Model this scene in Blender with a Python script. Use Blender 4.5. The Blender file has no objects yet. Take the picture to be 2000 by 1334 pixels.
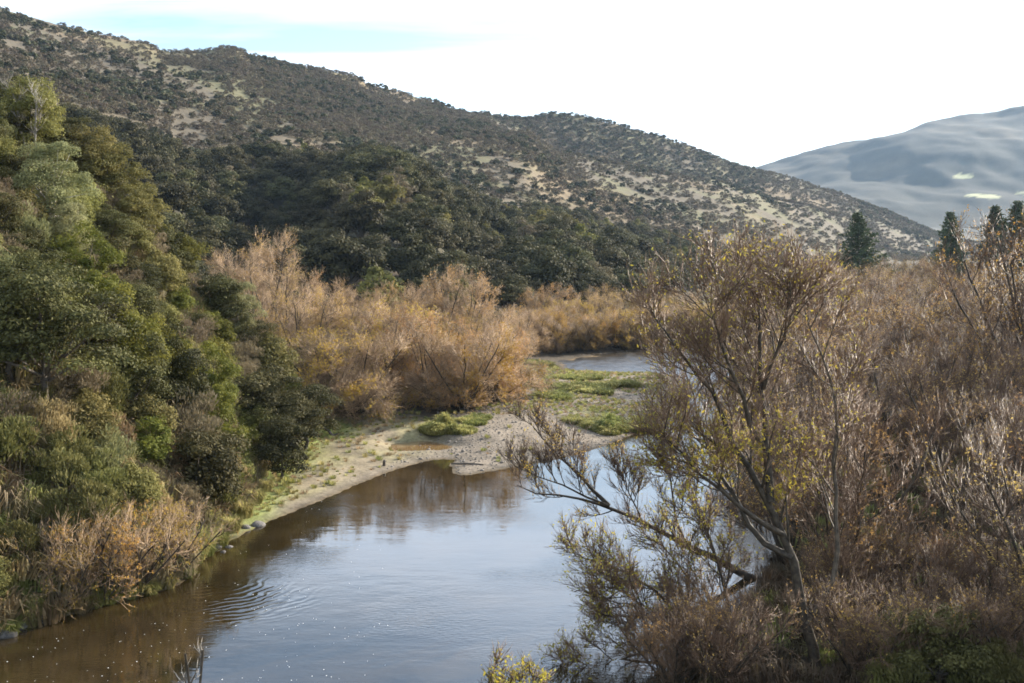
import bpy, math, random
import numpy as np

# ------------------------------------------------------------------ camera / world / sun
SC = bpy.context.scene
COL = SC.collection
F, CX, HY, CH = 2222.0, 1000.0, 480.0, 14.0        # focal in photo px, centre column, horizon row, eye height (m)
cam_d = bpy.data.cameras.new('camera')
cam_d.sensor_width = 36.0
cam_d.lens = 36.0 * F / 2000.0
cam_d.shift_y = -(667.0 - HY) / 2000.0
cam_d.clip_start = 0.5
cam_d.clip_end = 9000.0
cam = bpy.data.objects.new('camera', cam_d)
COL.objects.link(cam)
cam.location = (0, 0, CH)
cam.rotation_euler = (math.radians(90), 0, 0)
SC.camera = cam

SUN_AZ, SUN_EL = math.radians(51), math.radians(23)  # clockwise from the view direction
world = bpy.data.worlds.new('World')
SC.world = world
world.use_nodes = True
wt = world.node_tree
wt.nodes.clear()
def wn(t, **k):
    n = wt.nodes.new(t)
    for a, v in k.items(): setattr(n, a, v)
    return n
w_out = wn('ShaderNodeOutputWorld'); w_bg = wn('ShaderNodeBackground'); w_bg.inputs[1].default_value = 0.072
sky = wn('ShaderNodeTexSky', sky_type='NISHITA', sun_disc=False)
sky.sun_elevation = SUN_EL; sky.sun_rotation = SUN_AZ
sky.air_density = 1.0; sky.dust_density = 0.15; sky.ozone_density = 1.2
tc = wn('ShaderNodeTexCoord'); sep = wn('ShaderNodeSeparateXYZ'); wt.links.new(tc.outputs['Generated'], sep.inputs[0])
mz = wn('ShaderNodeMath', operation='MAXIMUM'); wt.links.new(sep.outputs[2], mz.inputs[0]); mz.inputs[1].default_value = 0.0
ad = wn('ShaderNodeMath', operation='ADD'); wt.links.new(mz.outputs[0], ad.inputs[0]); ad.inputs[1].default_value = 0.12
dx = wn('ShaderNodeMath', operation='DIVIDE'); dy = wn('ShaderNodeMath', operation='DIVIDE')
wt.links.new(sep.outputs[0], dx.inputs[0]); wt.links.new(ad.outputs[0], dx.inputs[1])
wt.links.new(sep.outputs[1], dy.inputs[0]); wt.links.new(ad.outputs[0], dy.inputs[1])
cmb = wn('ShaderNodeCombineXYZ'); wt.links.new(dx.outputs[0], cmb.inputs[0]); wt.links.new(dy.outputs[0], cmb.inputs[1])
mp = wn('ShaderNodeMapping'); mp.inputs['Scale'].default_value = (0.42, 1.25, 1.0); mp.inputs['Location'].default_value = (3.1, 0.9, 0)
wt.links.new(cmb.outputs[0], mp.inputs[0])
nz = wn('ShaderNodeTexNoise'); nz.inputs['Scale'].default_value = 1.1; nz.inputs['Detail'].default_value = 7.0
nz.inputs['Roughness'].default_value = 0.52; nz.inputs['Distortion'].default_value = 0.4
wt.links.new(mp.outputs[0], nz.inputs['Vector'])
rmp = wn('ShaderNodeValToRGB'); rmp.color_ramp.elements[0].position = 0.38; rmp.color_ramp.elements[1].position = 0.62
wt.links.new(nz.outputs[0], rmp.inputs[0])
cf = wn('ShaderNodeMath', operation='MULTIPLY'); wt.links.new(rmp.outputs[0], cf.inputs[0]); cf.inputs[1].default_value = 0.62
cmix = wn('ShaderNodeMixRGB'); cmix.inputs[2].default_value = (11.2, 12.4, 14.4, 1)
wt.links.new(cf.outputs[0], cmix.inputs[0]); wt.links.new(sky.outputs[0], cmix.inputs[1])
wt.links.new(cmix.outputs[0], w_bg.inputs[0]); wt.links.new(w_bg.outputs[0], w_out.inputs[0])

sun_d = bpy.data.lights.new('sun', 'SUN'); sun_d.energy = 5.0; sun_d.angle = math.radians(0.55); sun_d.color = (1.0, 0.90, 0.76)
sun = bpy.data.objects.new('sun', sun_d); COL.objects.link(sun)
sun.rotation_euler = (math.radians(90) - SUN_EL, 0, math.pi - SUN_AZ)
sun.location = (60, 40, 120)

SC.view_settings.view_transform = 'Standard'
SC.view_settings.look = 'None'
SC.view_settings.gamma = 1.0
SC.view_settings.use_curve_mapping = False
SC.view_settings.exposure = 1.6
cy = SC.cycles
cy.max_bounces = 5; cy.diffuse_bounces = 2; cy.glossy_bounces = 2; cy.transmission_bounces = 2
cy.transparent_max_bounces = 4; cy.volume_bounces = 0
cy.use_denoising = True
cy.caustics_reflective = False; cy.caustics_refractive = False
cy.filter_width = 1.7
SC.render.use_persistent_data = False

# ------------------------------------------------------------------ small tools
R = np.random.default_rng(7)
def P(px, py, Y):
    return np.array([(px - CX) / F * Y, Y, CH - (py - HY) / F * Y])
def G0(px, py):                         # photo pixel on the water plane
    Y = CH * F / (py - HY)
    return ((px - CX) / F * Y, Y)
def proj(x, y, z):
    return CX + F * x / y, HY - F * (z - CH) / y

def _hash(ix, iy, s):
    h = (ix * 374761393 + iy * 668265263 + s * 1442695041) & 0xffffffff
    h = ((h ^ (h >> 13)) * 1274126177) & 0xffffffff
    return ((h ^ (h >> 16)) & 0xffff) / 65535.0
def vnoise(x, y, s=0):
    ix = np.floor(x).astype(np.int64); iy = np.floor(y).astype(np.int64)
    fx = x - ix; fy = y - iy
    fx = fx * fx * (3 - 2 * fx); fy = fy * fy * (3 - 2 * fy)
    a = _hash(ix, iy, s); b = _hash(ix + 1, iy, s); c = _hash(ix, iy + 1, s); d = _hash(ix + 1, iy + 1, s)
    return (a + (b - a) * fx) * (1 - fy) + (c + (d - c) * fx) * fy
def fbm(x, y, octv=4, s=0):
    r = 0; a = 0.5
    for k in range(octv):
        r = r + a * (vnoise(x, y, s + k * 17) - 0.5); x = x * 2.03 + 11.3; y = y * 2.03 - 7.1; a *= 0.5
    return r * 2
def sstep(a, b, x):
    t = np.clip((x - a) / (b - a), 0, 1); return t * t * (3 - 2 * t)

def seg_dist(px, py, poly, closed=False):
    d = np.full(px.shape, 1e9)
    n = len(poly)
    for i in range(n if closed else n - 1):
        ax, ay = poly[i]; bx, by = poly[(i + 1) % n]
        vx, vy = bx - ax, by - ay
        t = np.clip(((px - ax) * vx + (py - ay) * vy) / (vx * vx + vy * vy + 1e-9), 0, 1)
        d = np.minimum(d, np.hypot(px - ax - t * vx, py - ay - t * vy))
    return d
def inside(px, py, poly):
    r = np.zeros(px.shape, bool); n = len(poly)
    for i in range(n):
        ax, ay = poly[i]; bx, by = poly[(i + 1) % n]
        c = ((ay > py) != (by > py)) & (px < (bx - ax) * (py - ay) / (by - ay + 1e-12) + ax)
        r ^= c
    return r

# ------------------------------------------------------------------ the lie of the land
LEFT_SHORE = [G0(*p) for p in [(0,1250),(60,1222),(180,1190),(300,1160),(370,1135),(400,1085),(440,1062),(500,1028),(560,1004),
              (640,972),(720,936),(790,911),(850,896)]]
SPIT = [G0(*p) for p in [(888,898),(880,908),(883,922),(900,929),(930,926),(980,916),(1100,896),(1180,872),(1240,846),(1290,830),
              (1320,805),(1345,780),(1350,745),(1300,729),(1170,727),(1110,722),(1095,714),(1100,706),(1120,700),(1180,692),
              (1260,684),(1330,681),(1420,678)]]
def chaikin(p, n=2):
    for _ in range(n):
        q = [p[0]]
        for a, b in zip(p[:-1], p[1:]): q += [(a[0] * .75 + b[0] * .25, a[1] * .75 + b[1] * .25), (a[0] * .25 + b[0] * .75, a[1] * .25 + b[1] * .75)]
        p = q + [p[-1]]
    return p
RIGHT_SHORE = [G0(*p) for p in [(1500,680),(1460,700),(1420,740),(1410,790),(1440,850),(1500,920),(1530,1000),(1500,1120),(1420,1240),(1290,1334)]]
LEFT_SHORE = chaikin(LEFT_SHORE + SPIT[:1]); SPIT = chaikin(SPIT)
RIVER = ([(-90,12),(-45,22),(-26,34)] + LEFT_SHORE + SPIT + [(60,172),(110,176),(112,168),(60,164)] + RIGHT_SHORE +
         [(4,33),(0,30),(-8,26),(-20,20),(-40,10),(-90,-2)])
PUDDLE_C = G0(822, 875)
HILL_FRONT = [(-300,4),(-90,16),(-47,25),(-26.3,34.4),(-18.35,40.7),(-16.4,43.75),(-14.55,45.7),(-13.75,47.6),(-14.05,51.2),(-14.4,57),(-14.8,67),(-14.6,77),(-13.6,82.5)]
HILL_BACK = [(-13.6,82.5),(-24,91),(-42,104),(-75,132),(-140,175),(-300,300)]
HILL_POLY = HILL_FRONT + HILL_BACK[1:]

def curve(pts):
    xs = np.array([p[0] for p in pts], float); ys = np.array([p[1] for p in pts], float)
    return lambda x: np.interp(x, xs, ys)
# profile nodes of the hills along each azimuth: depth Y (m) and row y of the photo -> height
N_AY = curve([(-300,120),(450,135),(600,150),(800,160),(1000,175),(1200,210),(1430,330),(1600,480),(1850,800),(2000,1000),(2400,1200)])
N_BY = curve([(-300,230),(0,250),(350,285),(600,310),(850,340),(1100,395),(1430,470),(1600,590),(1850,900),(2000,1080),(2400,1280)])
N_By = curve([(-300,130),(0,205),(200,250),(350,315),(600,305),(850,365),(1100,430),(1430,490),(1600,488),(1850,482),(2400,480)])
N_CY = curve([(-300,380),(0,400),(450,460),(800,520),(1030,600),(1200,660),(1430,720),(1600,800),(1850,1000),(2000,1150),(2400,1350)])
N_Cy = curve([(-300,10),(0,90),(200,150),(450,205),(800,262),(950,262),(1030,255),(1080,290),(1200,318),(1400,356),(1500,385),(1600,412),(1700,440),(1850,470),(2000,479),(2400,479)])
N_DY = curve([(-300,540),(0,560),(450,640),(900,800),(1080,900),(1400,950),(1830,1060),(2000,1200),(2400,1400)])
N_Dy = curve([(-300,-90),(0,16),(100,42),(200,66),(280,78),(320,96),(400,98),(430,92),(460,92),(490,108),(600,132),(690,144),(720,163),(800,184),
              (900,211),(980,224),(1030,226),(1080,217),(1140,224),(1180,234),(1280,259),(1350,284),(1400,303),(1450,323),(1550,349),
              (1650,384),(1750,419),(1830,452),(1900,472),(2000,478),(2400,478)])
N_dip = curve([(-300,0),(950,0),(1080,40),(1300,44),(1500,18),(1700,2),(1850,0),(2400,0)])
N_Gy = curve([(-300,330),(1200,350),(1400,336),(1480,320),(1560,303),(1650,283),(1700,273),(1800,243),(1900,218),(2000,200),(2100,192),(2400,170)])
def hgt(px, y, Y): return CH + (HY - y) / F * Y

def hill_far(x, y):
    Y = np.maximum(y, 1.0)
    q = np.clip(CX + F * x / Y, -300, 2400)
    AY, BY, CY_, DY = N_AY(q), N_BY(q), N_CY(q), N_DY(q)
    C2Y = CY_ + (DY - CY_) * 0.38
    Az = np.full(q.shape, 2.0)
    Bz = np.maximum(hgt(q, N_By(q), BY) - 4.5, 2.5); Cz = np.maximum(hgt(q, N_Cy(q), CY_), 3.0); Dz = np.maximum(hgt(q, N_Dy(q), DY), 3.0)
    C2z = Cz + (Dz - Cz) * 0.38 - N_dip(q)
    Ds = [AY * 0.8, AY, BY, CY_, C2Y, DY, DY * 1.22, DY * 1.22 + 150, np.maximum(1900, DY * 1.3 + 200), np.full(q.shape, 2750.0), np.full(q.shape, 3500.0), np.full(q.shape, 7000.0)]
    Gz = hgt(q, N_Gy(q), 2750.0)
    Zs = [Az * 0 - 0.5, Az, Bz, Cz, C2z, Dz, np.maximum(Dz - 45, 4), np.maximum(Dz * 0.35, 4), np.full(q.shape, 45.0), Gz, Gz * 0.6, Gz * 0.3]
    z = np.full(q.shape, -3.0)
    for k in range(len(Ds) - 1):
        t = (Y - Ds[k]) / (Ds[k + 1] - Ds[k])
        m = (t >= 0) & (t < 1)
        tt = t if k not in (8,) else t ** 1.0
        z = np.where(m, Zs[k] + (Zs[k + 1] - Zs[k]) * tt, z)
    z = np.where(Y >= Ds[-1], Zs[-1], z)
    tg = np.clip((Y - AY * 0.95) / (BY * 1.02 - AY * 0.95), 0, 1); wg = 4 * tg * (1 - tg)
    z = z + wg * (9.5 * np.exp(-((q - 760) / 120) ** 2) - 11.0 * np.exp(-((q - 510) / 95) ** 2) + 4.0 * np.exp(-((q - 1090) / 80) ** 2) - 3.0 * np.exp(-((q - 970) / 60) ** 2))
    # relief: gullies run down the fall line, so stretch the noise across the slope
    amp = sstep(1.0, 25.0, z) * np.clip(Y / 900, 0.15, 1.15)
    z = z + amp * (5.5 * fbm(x / 95, y / 120, 5, 3) + 2.0 * np.abs(fbm(x / 40, y / 70, 3, 9)))
    far = sstep(1500, 2000, Y)
    z = z + far * sstep(30, 120, z) * (40 * fbm(x / 420 + 4, y / 520, 4, 21) - 12 * np.abs(fbm(x / 240, y / 560, 4, 27)) + 3 * fbm(x / 50, y / 60, 4, 29))
    return z

def soften(d, r):                       # 0 at the foot, then linear
    return np.where(d < r, d * d / (2 * r), d - r / 2)
def ground(x, y):
    x = np.asarray(x, float); y = np.asarray(y, float)
    s = seg_dist(x, y, RIVER, True)
    wet = inside(x, y, RIVER)
    far = s > 40
    land = 0.03 + 1.7 * (1 - np.exp(-s / 15.0))
    land = land + sstep(0.6, 6, s) * 0.22 * fbm(x / 5.0, y / 6.5, 4, 2) + sstep(8, 30, s) * 0.8 * fbm(x / 18, y / 18, 3, 5)
    land = np.maximum(land, 0.02 + 0.02 * np.minimum(s, 3))
    # the puddle on the mud flat
    pd = np.hypot((x - PUDDLE_C[0]) / 2.5, (y - PUDDLE_C[1]) / 2.1) + 0.4 * fbm(x / 1.6, y / 1.9, 2, 31)
    land = np.where(pd < 1.6, 0.10 + (land - 0.10) * sstep(0.7, 1.6, pd), land)
    bed = -np.minimum(0.10 * s + 0.02, 1.3)
    z = np.where(wet, bed, land)
    hi = inside(x, y, HILL_POLY)
    df = seg_dist(x, y, HILL_FRONT); db = seg_dist(x, y, HILL_BACK)
    wob = 1 + 0.22 * fbm(x / 9.0, y / 9.0, 3, 41)
    hz = np.minimum(1.12 * soften(df, 1.0) * wob, 1.3 * soften(db, 3.0))
    hz = 48 * np.tanh(hz / 48) + sstep(1, 5, np.minimum(df, db)) * (0.9 * fbm(x / 5, y / 5, 3, 12) + 1.6 * fbm(x / 14, y / 14, 2, 15))
    z = np.where(hi, z + np.maximum(hz, 0), z)
    zf = hill_far(x, y)
    return np.maximum(z, zf)
def gz(x, y): return float(ground(np.array([x]), np.array([y]))[0])
def on_ground(px, py, y0=30.0, y1=1500.0):     # march along the line of sight to where it meets the ground
    Ys = np.exp(np.linspace(math.log(y0), math.log(y1), 1400))
    X = (px - CX) / F * Ys; Z = CH - (py - HY) / F * Ys
    hit = np.nonzero(ground(X, Ys) >= Z)[0]
    k = hit[0] if len(hit) else 1399
    return float(X[k]), float(Ys[k])
def on_bank(px, py):                    # the same for the near bank; a line that clears its crest gets the crest
    Ys = np.linspace(32, 98, 700); X = (px - CX) / F * Ys; Z = CH - (py - HY) / F * Ys; g = ground(X, Ys) - Z
    hit = np.nonzero(g >= 0)[0]; k = hit[0] if len(hit) else int(np.argmax(g))
    return float(X[k]), float(Ys[k])

# ------------------------------------------------------------------ materials
def new_mat(name):
    m = bpy.data.materials.new(name); m.use_nodes = True
    t = m.node_tree; t.nodes.clear()
    return m, t
def nd(t, typ, **k):
    n = t.nodes.new(typ)
    for a, v in k.items(): setattr(n, a, v)
    return n
def leaf_mat(name, c1, c2, trans=0.35, hue=0.03, val=0.35, rough=0.7, tint=None):
    m, t = new_mat(name)
    o = nd(t, 'ShaderNodeOutputMaterial')
    at = nd(t, 'ShaderNodeAttribute', attribute_name='rnd')
    mx = nd(t, 'ShaderNodeMixRGB'); mx.inputs[1].default_value = (*c1, 1); mx.inputs[2].default_value = (*c2, 1)
    t.links.new(at.outputs['Fac'], mx.inputs[0])
    oi = nd(t, 'ShaderNodeObjectInfo')
    hs = nd(t, 'ShaderNodeHueSaturation')
    mr = nd(t, 'ShaderNodeMapRange'); mr.inputs['To Min'].default_value = 0.5 - hue; mr.inputs['To Max'].default_value = 0.5 + hue
    t.links.new(oi.outputs['Random'], mr.inputs['Value']); t.links.new(mr.outputs[0], hs.inputs['Hue'])
    m1 = nd(t, 'ShaderNodeMath', operation='MULTIPLY'); m1.inputs[1].default_value = 7.13
    m2 = nd(t, 'ShaderNodeMath', operation='FRACT')
    mv = nd(t, 'ShaderNodeMapRange'); mv.inputs['To Min'].default_value = 1 - val; mv.inputs['To Max'].default_value = 1 + val
    t.links.new(oi.outputs['Random'], m1.inputs[0]); t.links.new(m1.outputs[0], m2.inputs[0]); t.links.new(m2.outputs[0], mv.inputs['Value'])
    t.links.new(mv.outputs[0], hs.inputs['Value']); t.links.new(mx.outputs[0], hs.inputs['Color'])
    b = nd(t, 'ShaderNodeBsdfPrincipled'); b.inputs['Roughness'].default_value = rough; b.inputs['Specular IOR Level'].default_value = 0.12
    t.links.new(hs.outputs[0], b.inputs['Base Color'])
    tr = nd(t, 'ShaderNodeBsdfTranslucent'); t.links.new(hs.outputs[0], tr.inputs[0])
    ms = nd(t, 'ShaderNodeMixShader'); ms.inputs[0].default_value = trans
    t.links.new(b.outputs[0], ms.inputs[1]); t.links.new(tr.outputs[0], ms.inputs[2]); t.links.new(ms.outputs[0], o.inputs[0])
    return m
def bark_mat(name, c1, c2, rough=0.7, scale=6.0, spec=0.3):
    m, t = new_mat(name)
    o = nd(t, 'ShaderNodeOutputMaterial'); b = nd(t, 'ShaderNodeBsdfPrincipled')
    b.inputs['Roughness'].default_value = rough; b.inputs['Specular IOR Level'].default_value = spec
    g = nd(t, 'ShaderNodeTexCoord'); n = nd(t, 'ShaderNodeTexNoise'); n.inputs['Scale'].default_value = scale; n.inputs['Detail'].default_value = 4
    t.links.new(g.outputs['Object'], n.inputs['Vector'])
    mx = nd(t, 'ShaderNodeMixRGB'); mx.inputs[1].default_value = (*c1, 1); mx.inputs[2].default_value = (*c2, 1)
    rp = nd(t, 'ShaderNodeValToRGB'); rp.color_ramp.elements[0].position = 0.35; rp.color_ramp.elements[1].position = 0.65
    t.links.new(n.outputs[0], rp.inputs[0]); t.links.new(rp.outputs[0], mx.inputs[0])
    oi = nd(t, 'ShaderNodeObjectInfo'); hs = nd(t, 'ShaderNodeHueSaturation')
    mv = nd(t, 'ShaderNodeMapRange'); mv.inputs['To Min'].default_value = 0.65; mv.inputs['To Max'].default_value = 1.25
    t.links.new(oi.outputs['Random'], mv.inputs['Value']); t.links.new(mv.outputs[0], hs.inputs['Value']); t.links.new(mx.outputs[0], hs.inputs['Color'])
    t.links.new(hs.outputs[0], b.inputs['Base Color'])
    bp = nd(t, 'ShaderNodeBump'); bp.inputs['Strength'].default_value = 0.4; bp.inputs['Distance'].default_value = 0.03
    t.links.new(n.outputs[0], bp.inputs['Height']); t.links.new(bp.outputs[0], b.inputs['Normal'])
    t.links.new(b.outputs[0], o.inputs[0])
    return m

M = {}
M['bark'] = bark_mat('willow_bark', (0.026,0.020,0.013), (0.078,0.060,0.040))
M['twig'] = bark_mat('willow_twigs', (0.085,0.052,0.032), (0.175,0.108,0.064), rough=0.5, scale=1.2, spec=0.22)
M['twig_gold'] = bark_mat('willow_twigs_pale', (0.22,0.145,0.085), (0.38,0.265,0.155), rough=0.55, scale=1.0, spec=0.2)
M['dead'] = bark_mat('dead_wood', (0.30,0.27,0.23), (0.45,0.41,0.36))
M['dark_bark'] = bark_mat('dark_bark', (0.05,0.04,0.03), (0.11,0.09,0.07))
M['gold_leaf'] = leaf_mat('golden_willow_leaf', (0.34,0.20,0.06), (0.42,0.30,0.05), 0.45, 0.02, 0.35)
M['orange_leaf'] = leaf_mat('orange_brown_willow_leaf', (0.31,0.185,0.065), (0.47,0.31,0.10), 0.5, 0.02, 0.35)
M['yellow_leaf'] = leaf_mat('yellow_green_willow_leaf', (0.48,0.38,0.05), (0.34,0.33,0.06), 0.5, 0.01, 0.15)
M['kanuka'] = leaf_mat('dark_evergreen_leaf', (0.026,0.026,0.009), (0.115,0.105,0.036), 0.22, 0.02, 0.3)
M['kanuka_far'] = leaf_mat('forest_evergreen_leaf', (0.017,0.018,0.008), (0.112,0.102,0.043), 0.2, 0.02, 0.35)
M['olive'] = leaf_mat('olive_green_leaf', (0.105,0.100,0.027), (0.25,0.225,0.075), 0.35, 0.02, 0.25)
M['sage'] = leaf_mat('grey_green_leaf', (0.14,0.145,0.062), (0.29,0.285,0.13), 0.35, 0.012, 0.2)
M['bright'] = leaf_mat('bright_green_leaf', (0.070,0.078,0.012), (0.21,0.205,0.042), 0.4, 0.02, 0.25)
M['gorse'] = leaf_mat('spiny_green_leaf', (0.070,0.074,0.022), (0.195,0.185,0.062), 0.25, 0.02, 0.3)
M['bracken'] = leaf_mat('dry_brown_leaf', (0.21,0.145,0.075), (0.36,0.27,0.14), 0.35, 0.018, 0.3)
M['pinkscrub'] = leaf_mat('grey_brown_scrub', (0.125,0.10,0.060), (0.235,0.19,0.115), 0.25, 0.015, 0.3)
M['grass'] = leaf_mat('yellow_green_grass', (0.25,0.245,0.075), (0.42,0.37,0.15), 0.4, 0.02, 0.25)
M['greengrass'] = leaf_mat('green_grass', (0.15,0.17,0.042), (0.29,0.285,0.09), 0.4, 0.02, 0.25)
M['litter'] = leaf_mat('dark_dry_litter', (0.045,0.034,0.02), (0.105,0.078,0.045), 0.2, 0.02, 0.3)
M['pine'] = leaf_mat('pine_needles', (0.04,0.055,0.028), (0.085,0.105,0.05), 0.15, 0.01, 0.2)
M['hillshrub'] = leaf_mat('hill_shrub_leaf', (0.042,0.045,0.022), (0.095,0.093,0.045), 0.15, 0.02, 0.35)
M['greyscrub'] = leaf_mat('grey_hill_scrub', (0.074,0.061,0.038), (0.150,0.120,0.076), 0.15, 0.02, 0.3)

def stone_mat(name, c1, c2):
    return bark_mat(name, c1, c2, rough=0.85, scale=5.0, spec=0.3)
M['stone'] = stone_mat('grey_stone', (0.07,0.066,0.06), (0.17,0.155,0.14))
M['pebble'] = stone_mat('river_pebbles', (0.10,0.088,0.072), (0.27,0.235,0.195))
M['foam'] = bark_mat('foam', (0.75,0.74,0.70), (0.85,0.85,0.82), rough=0.6)

def ground_mat(name, bump, scale, rough=0.95, detail_amt=0.35):
    m, t = new_mat(name)
    o = nd(t, 'ShaderNodeOutputMaterial'); b = nd(t, 'ShaderNodeBsdfPrincipled'); b.inputs['Roughness'].default_value = rough
    b.inputs['Specular IOR Level'].default_value = 0.2
    at = nd(t, 'ShaderNodeAttribute', attribute_name='base')
    g = nd(t, 'ShaderNodeNewGeometry')
    n = nd(t, 'ShaderNodeTexNoise'); n.inputs['Scale'].default_value = scale; n.inputs['Detail'].default_value = 6; n.inputs['Roughness'].default_value = 0.65
    n2 = nd(t, 'ShaderNodeTexNoise'); n2.inputs['Scale'].default_value = scale * 0.13; n2.inputs['Detail'].default_value = 5
    t.links.new(g.outputs['Position'], n.inputs['Vector']); t.links.new(g.outputs['Position'], n2.inputs['Vector'])
    ad = nd(t, 'ShaderNodeMath', operation='ADD'); t.links.new(n.outputs[0], ad.inputs[0]); t.links.new(n2.outputs[0], ad.inputs[1])
    mr = nd(t, 'ShaderNodeMapRange'); mr.inputs['From Min'].default_value = 0.6; mr.inputs['From Max'].default_value = 1.4
    mr.inputs['To Min'].default_value = 1 - detail_amt; mr.inputs['To Max'].default_value = 1 + detail_amt
    t.links.new(ad.outputs[0], mr.inputs[0])
    hs = nd(t, 'ShaderNodeHueSaturation'); t.links.new(mr.outputs[0], hs.inputs['Value']); t.links.new(at.outputs['Color'], hs.inputs['Color'])
    t.links.new(hs.outputs[0], b.inputs['Base Color'])
    bp = nd(t, 'ShaderNodeBump'); bp.inputs['Strength'].default_value = 0.8; bp.inputs['Distance'].default_value = bump
    t.links.new(n.outputs[0], bp.inputs['Height']); t.links.new(bp.outputs[0], b.inputs['Normal'])
    t.links.new(b.outputs[0], o.inputs[0])
    return m
M['ground'] = ground_mat('river_flat_earth', 0.09, 4.0, detail_amt=0.75)
M['hill'] = ground_mat('hill_pasture', 0.8, 0.22, detail_amt=0.4)

def water_mat(name, c1, c2, rip=1.0):
    m, t = new_mat(name)
    o = nd(t, 'ShaderNodeOutputMaterial'); b = nd(t, 'ShaderNodeBsdfPrincipled')
    b.inputs['Roughness'].default_value = 0.03; b.inputs['IOR'].default_value = 1.85
    g = nd(t, 'ShaderNodeNewGeometry')
    n = nd(t, 'ShaderNodeTexNoise'); n.inputs['Scale'].default_value = 0.35; n.inputs['Detail'].default_value = 6; n.inputs['Roughness'].default_value = 0.6
    t.links.new(g.outputs['Position'], n.inputs['Vector'])
    mx = nd(t, 'ShaderNodeMixRGB'); mx.inputs[1].default_value = (*c1, 1); mx.inputs[2].default_value = (*c2, 1)
    rp = nd(t, 'ShaderNodeValToRGB'); rp.color_ramp.elements[0].position = 0.35; rp.color_ramp.elements[1].position = 0.68
    t.links.new(n.outputs[0], rp.inputs[0]); t.links.new(rp.outputs[0], mx.inputs[0]); t.links.new(mx.outputs[0], b.inputs['Base Color'])
    ry = nd(t, 'ShaderNodeMapRange'); ry.inputs['From Min'].default_value = 100; ry.inputs['From Max'].default_value = 122; ry.inputs['To Min'].default_value = 0.03; ry.inputs['To Max'].default_value = 0.3
    rs = nd(t, 'ShaderNodeSeparateXYZ'); t.links.new(g.outputs['Position'], rs.inputs[0]); t.links.new(rs.outputs[1], ry.inputs[0]); t.links.new(ry.outputs[0], b.inputs['Roughness'])
    # slow swell + small ripples; ripples gather in patches and upstream, where the river runs over the shallows
    mp1 = nd(t, 'ShaderNodeMapping'); mp1.inputs['Scale'].default_value = (0.7, 1.6, 1); t.links.new(g.outputs['Position'], mp1.inputs[0])
    r1 = nd(t, 'ShaderNodeTexNoise'); r1.inputs['Scale'].default_value = 0.9; r1.inputs['Detail'].default_value = 3; t.links.new(mp1.outputs[0], r1.inputs['Vector'])
    r2 = nd(t, 'ShaderNodeTexNoise'); r2.inputs['Scale'].default_value = 4.5; r2.inputs['Detail'].default_value = 3; t.links.new(mp1.outputs[0], r2.inputs['Vector'])
    pm = nd(t, 'ShaderNodeTexNoise'); pm.inputs['Scale'].default_value = 0.16; pm.inputs['Detail'].default_value = 2; t.links.new(g.outputs['Position'], pm.inputs['Vector'])
    pr = nd(t, 'ShaderNodeMapRange'); pr.inputs['From Min'].default_value = 0.5; pr.inputs['From Max'].default_value = 0.7; pr.inputs['To Max'].default_value = 0.35; t.links.new(pm.outputs[0], pr.inputs[0])
    sp = nd(t, 'ShaderNodeSeparateXYZ'); t.links.new(g.outputs['Position'], sp.inputs[0])
    yr = nd(t, 'ShaderNodeMapRange'); yr.inputs['From Min'].default_value = 72; yr.inputs['From Max'].default_value = 125; yr.inputs['To Min'].default_value = 0.04; yr.inputs['To Max'].default_value = 2.0
    t.links.new(sp.outputs[1], yr.inputs[0])
    sm = nd(t, 'ShaderNodeMath', operation='ADD'); t.links.new(pr.outputs[0], sm.inputs[0]); t.links.new(yr.outputs[0], sm.inputs[1])
    # ring ripples off the left bank where the current pushes past the brush
    vd = nd(t, 'ShaderNodeVectorMath', operation='DISTANCE'); vd.inputs[1].default_value = (-13.0, 47.5, 0); t.links.new(g.outputs['Position'], vd.inputs[0])
    dn = nd(t, 'ShaderNodeTexNoise'); dn.inputs['Scale'].default_value = 0.7; t.links.new(g.outputs['Position'], dn.inputs['Vector'])
    dd = nd(t, 'ShaderNodeMath', operation='MULTIPLY_ADD'); t.links.new(dn.outputs[0], dd.inputs[0]); dd.inputs[1].default_value = 1.2; t.links.new(vd.outputs['Value'], dd.inputs[2])
    ml = nd(t, 'ShaderNodeMath', operation='MULTIPLY'); ml.inputs[1].default_value = 15.0; t.links.new(dd.outputs[0], ml.inputs[0])
    sn = nd(t, 'ShaderNodeMath', operation='SINE'); t.links.new(ml.outputs[0], sn.inputs[0])
    c0 = nd(t, 'ShaderNodeVectorMath', operation='DISTANCE'); c0.inputs[1].default_value = (-10.6, 45.0, 0); t.links.new(g.outputs['Position'], c0.inputs[0])
    fr = nd(t, 'ShaderNodeMapRange'); fr.inputs['From Min'].default_value = 3.4; fr.inputs['From Max'].default_value = 0.6; fr.inputs['To Min'].default_value = 0; fr.inputs['To Max'].default_value = 0.0045
    t.links.new(c0.outputs['Value'], fr.inputs[0])
    rg = nd(t, 'ShaderNodeMath', operation='MULTIPLY'); t.links.new(sn.outputs[0], rg.inputs[0]); t.links.new(fr.outputs[0], rg.inputs[1])
    h2 = nd(t, 'ShaderNodeMath', operation='MULTIPLY'); t.links.new(r2.outputs[0], h2.inputs[0]); t.links.new(sm.outputs[0], h2.inputs[1])
    h2b = nd(t, 'ShaderNodeMath', operation='MULTIPLY'); t.links.new(h2.outputs[0], h2b.inputs[0]); h2b.inputs[1].default_value = 0.035 * rip
    h1 = nd(t, 'ShaderNodeMath', operation='MULTIPLY_ADD'); t.links.new(r1.outputs[0], h1.inputs[0]); h1.inputs[1].default_value = 0.007 * rip; t.links.new(h2b.outputs[0], h1.inputs[2])
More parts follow.
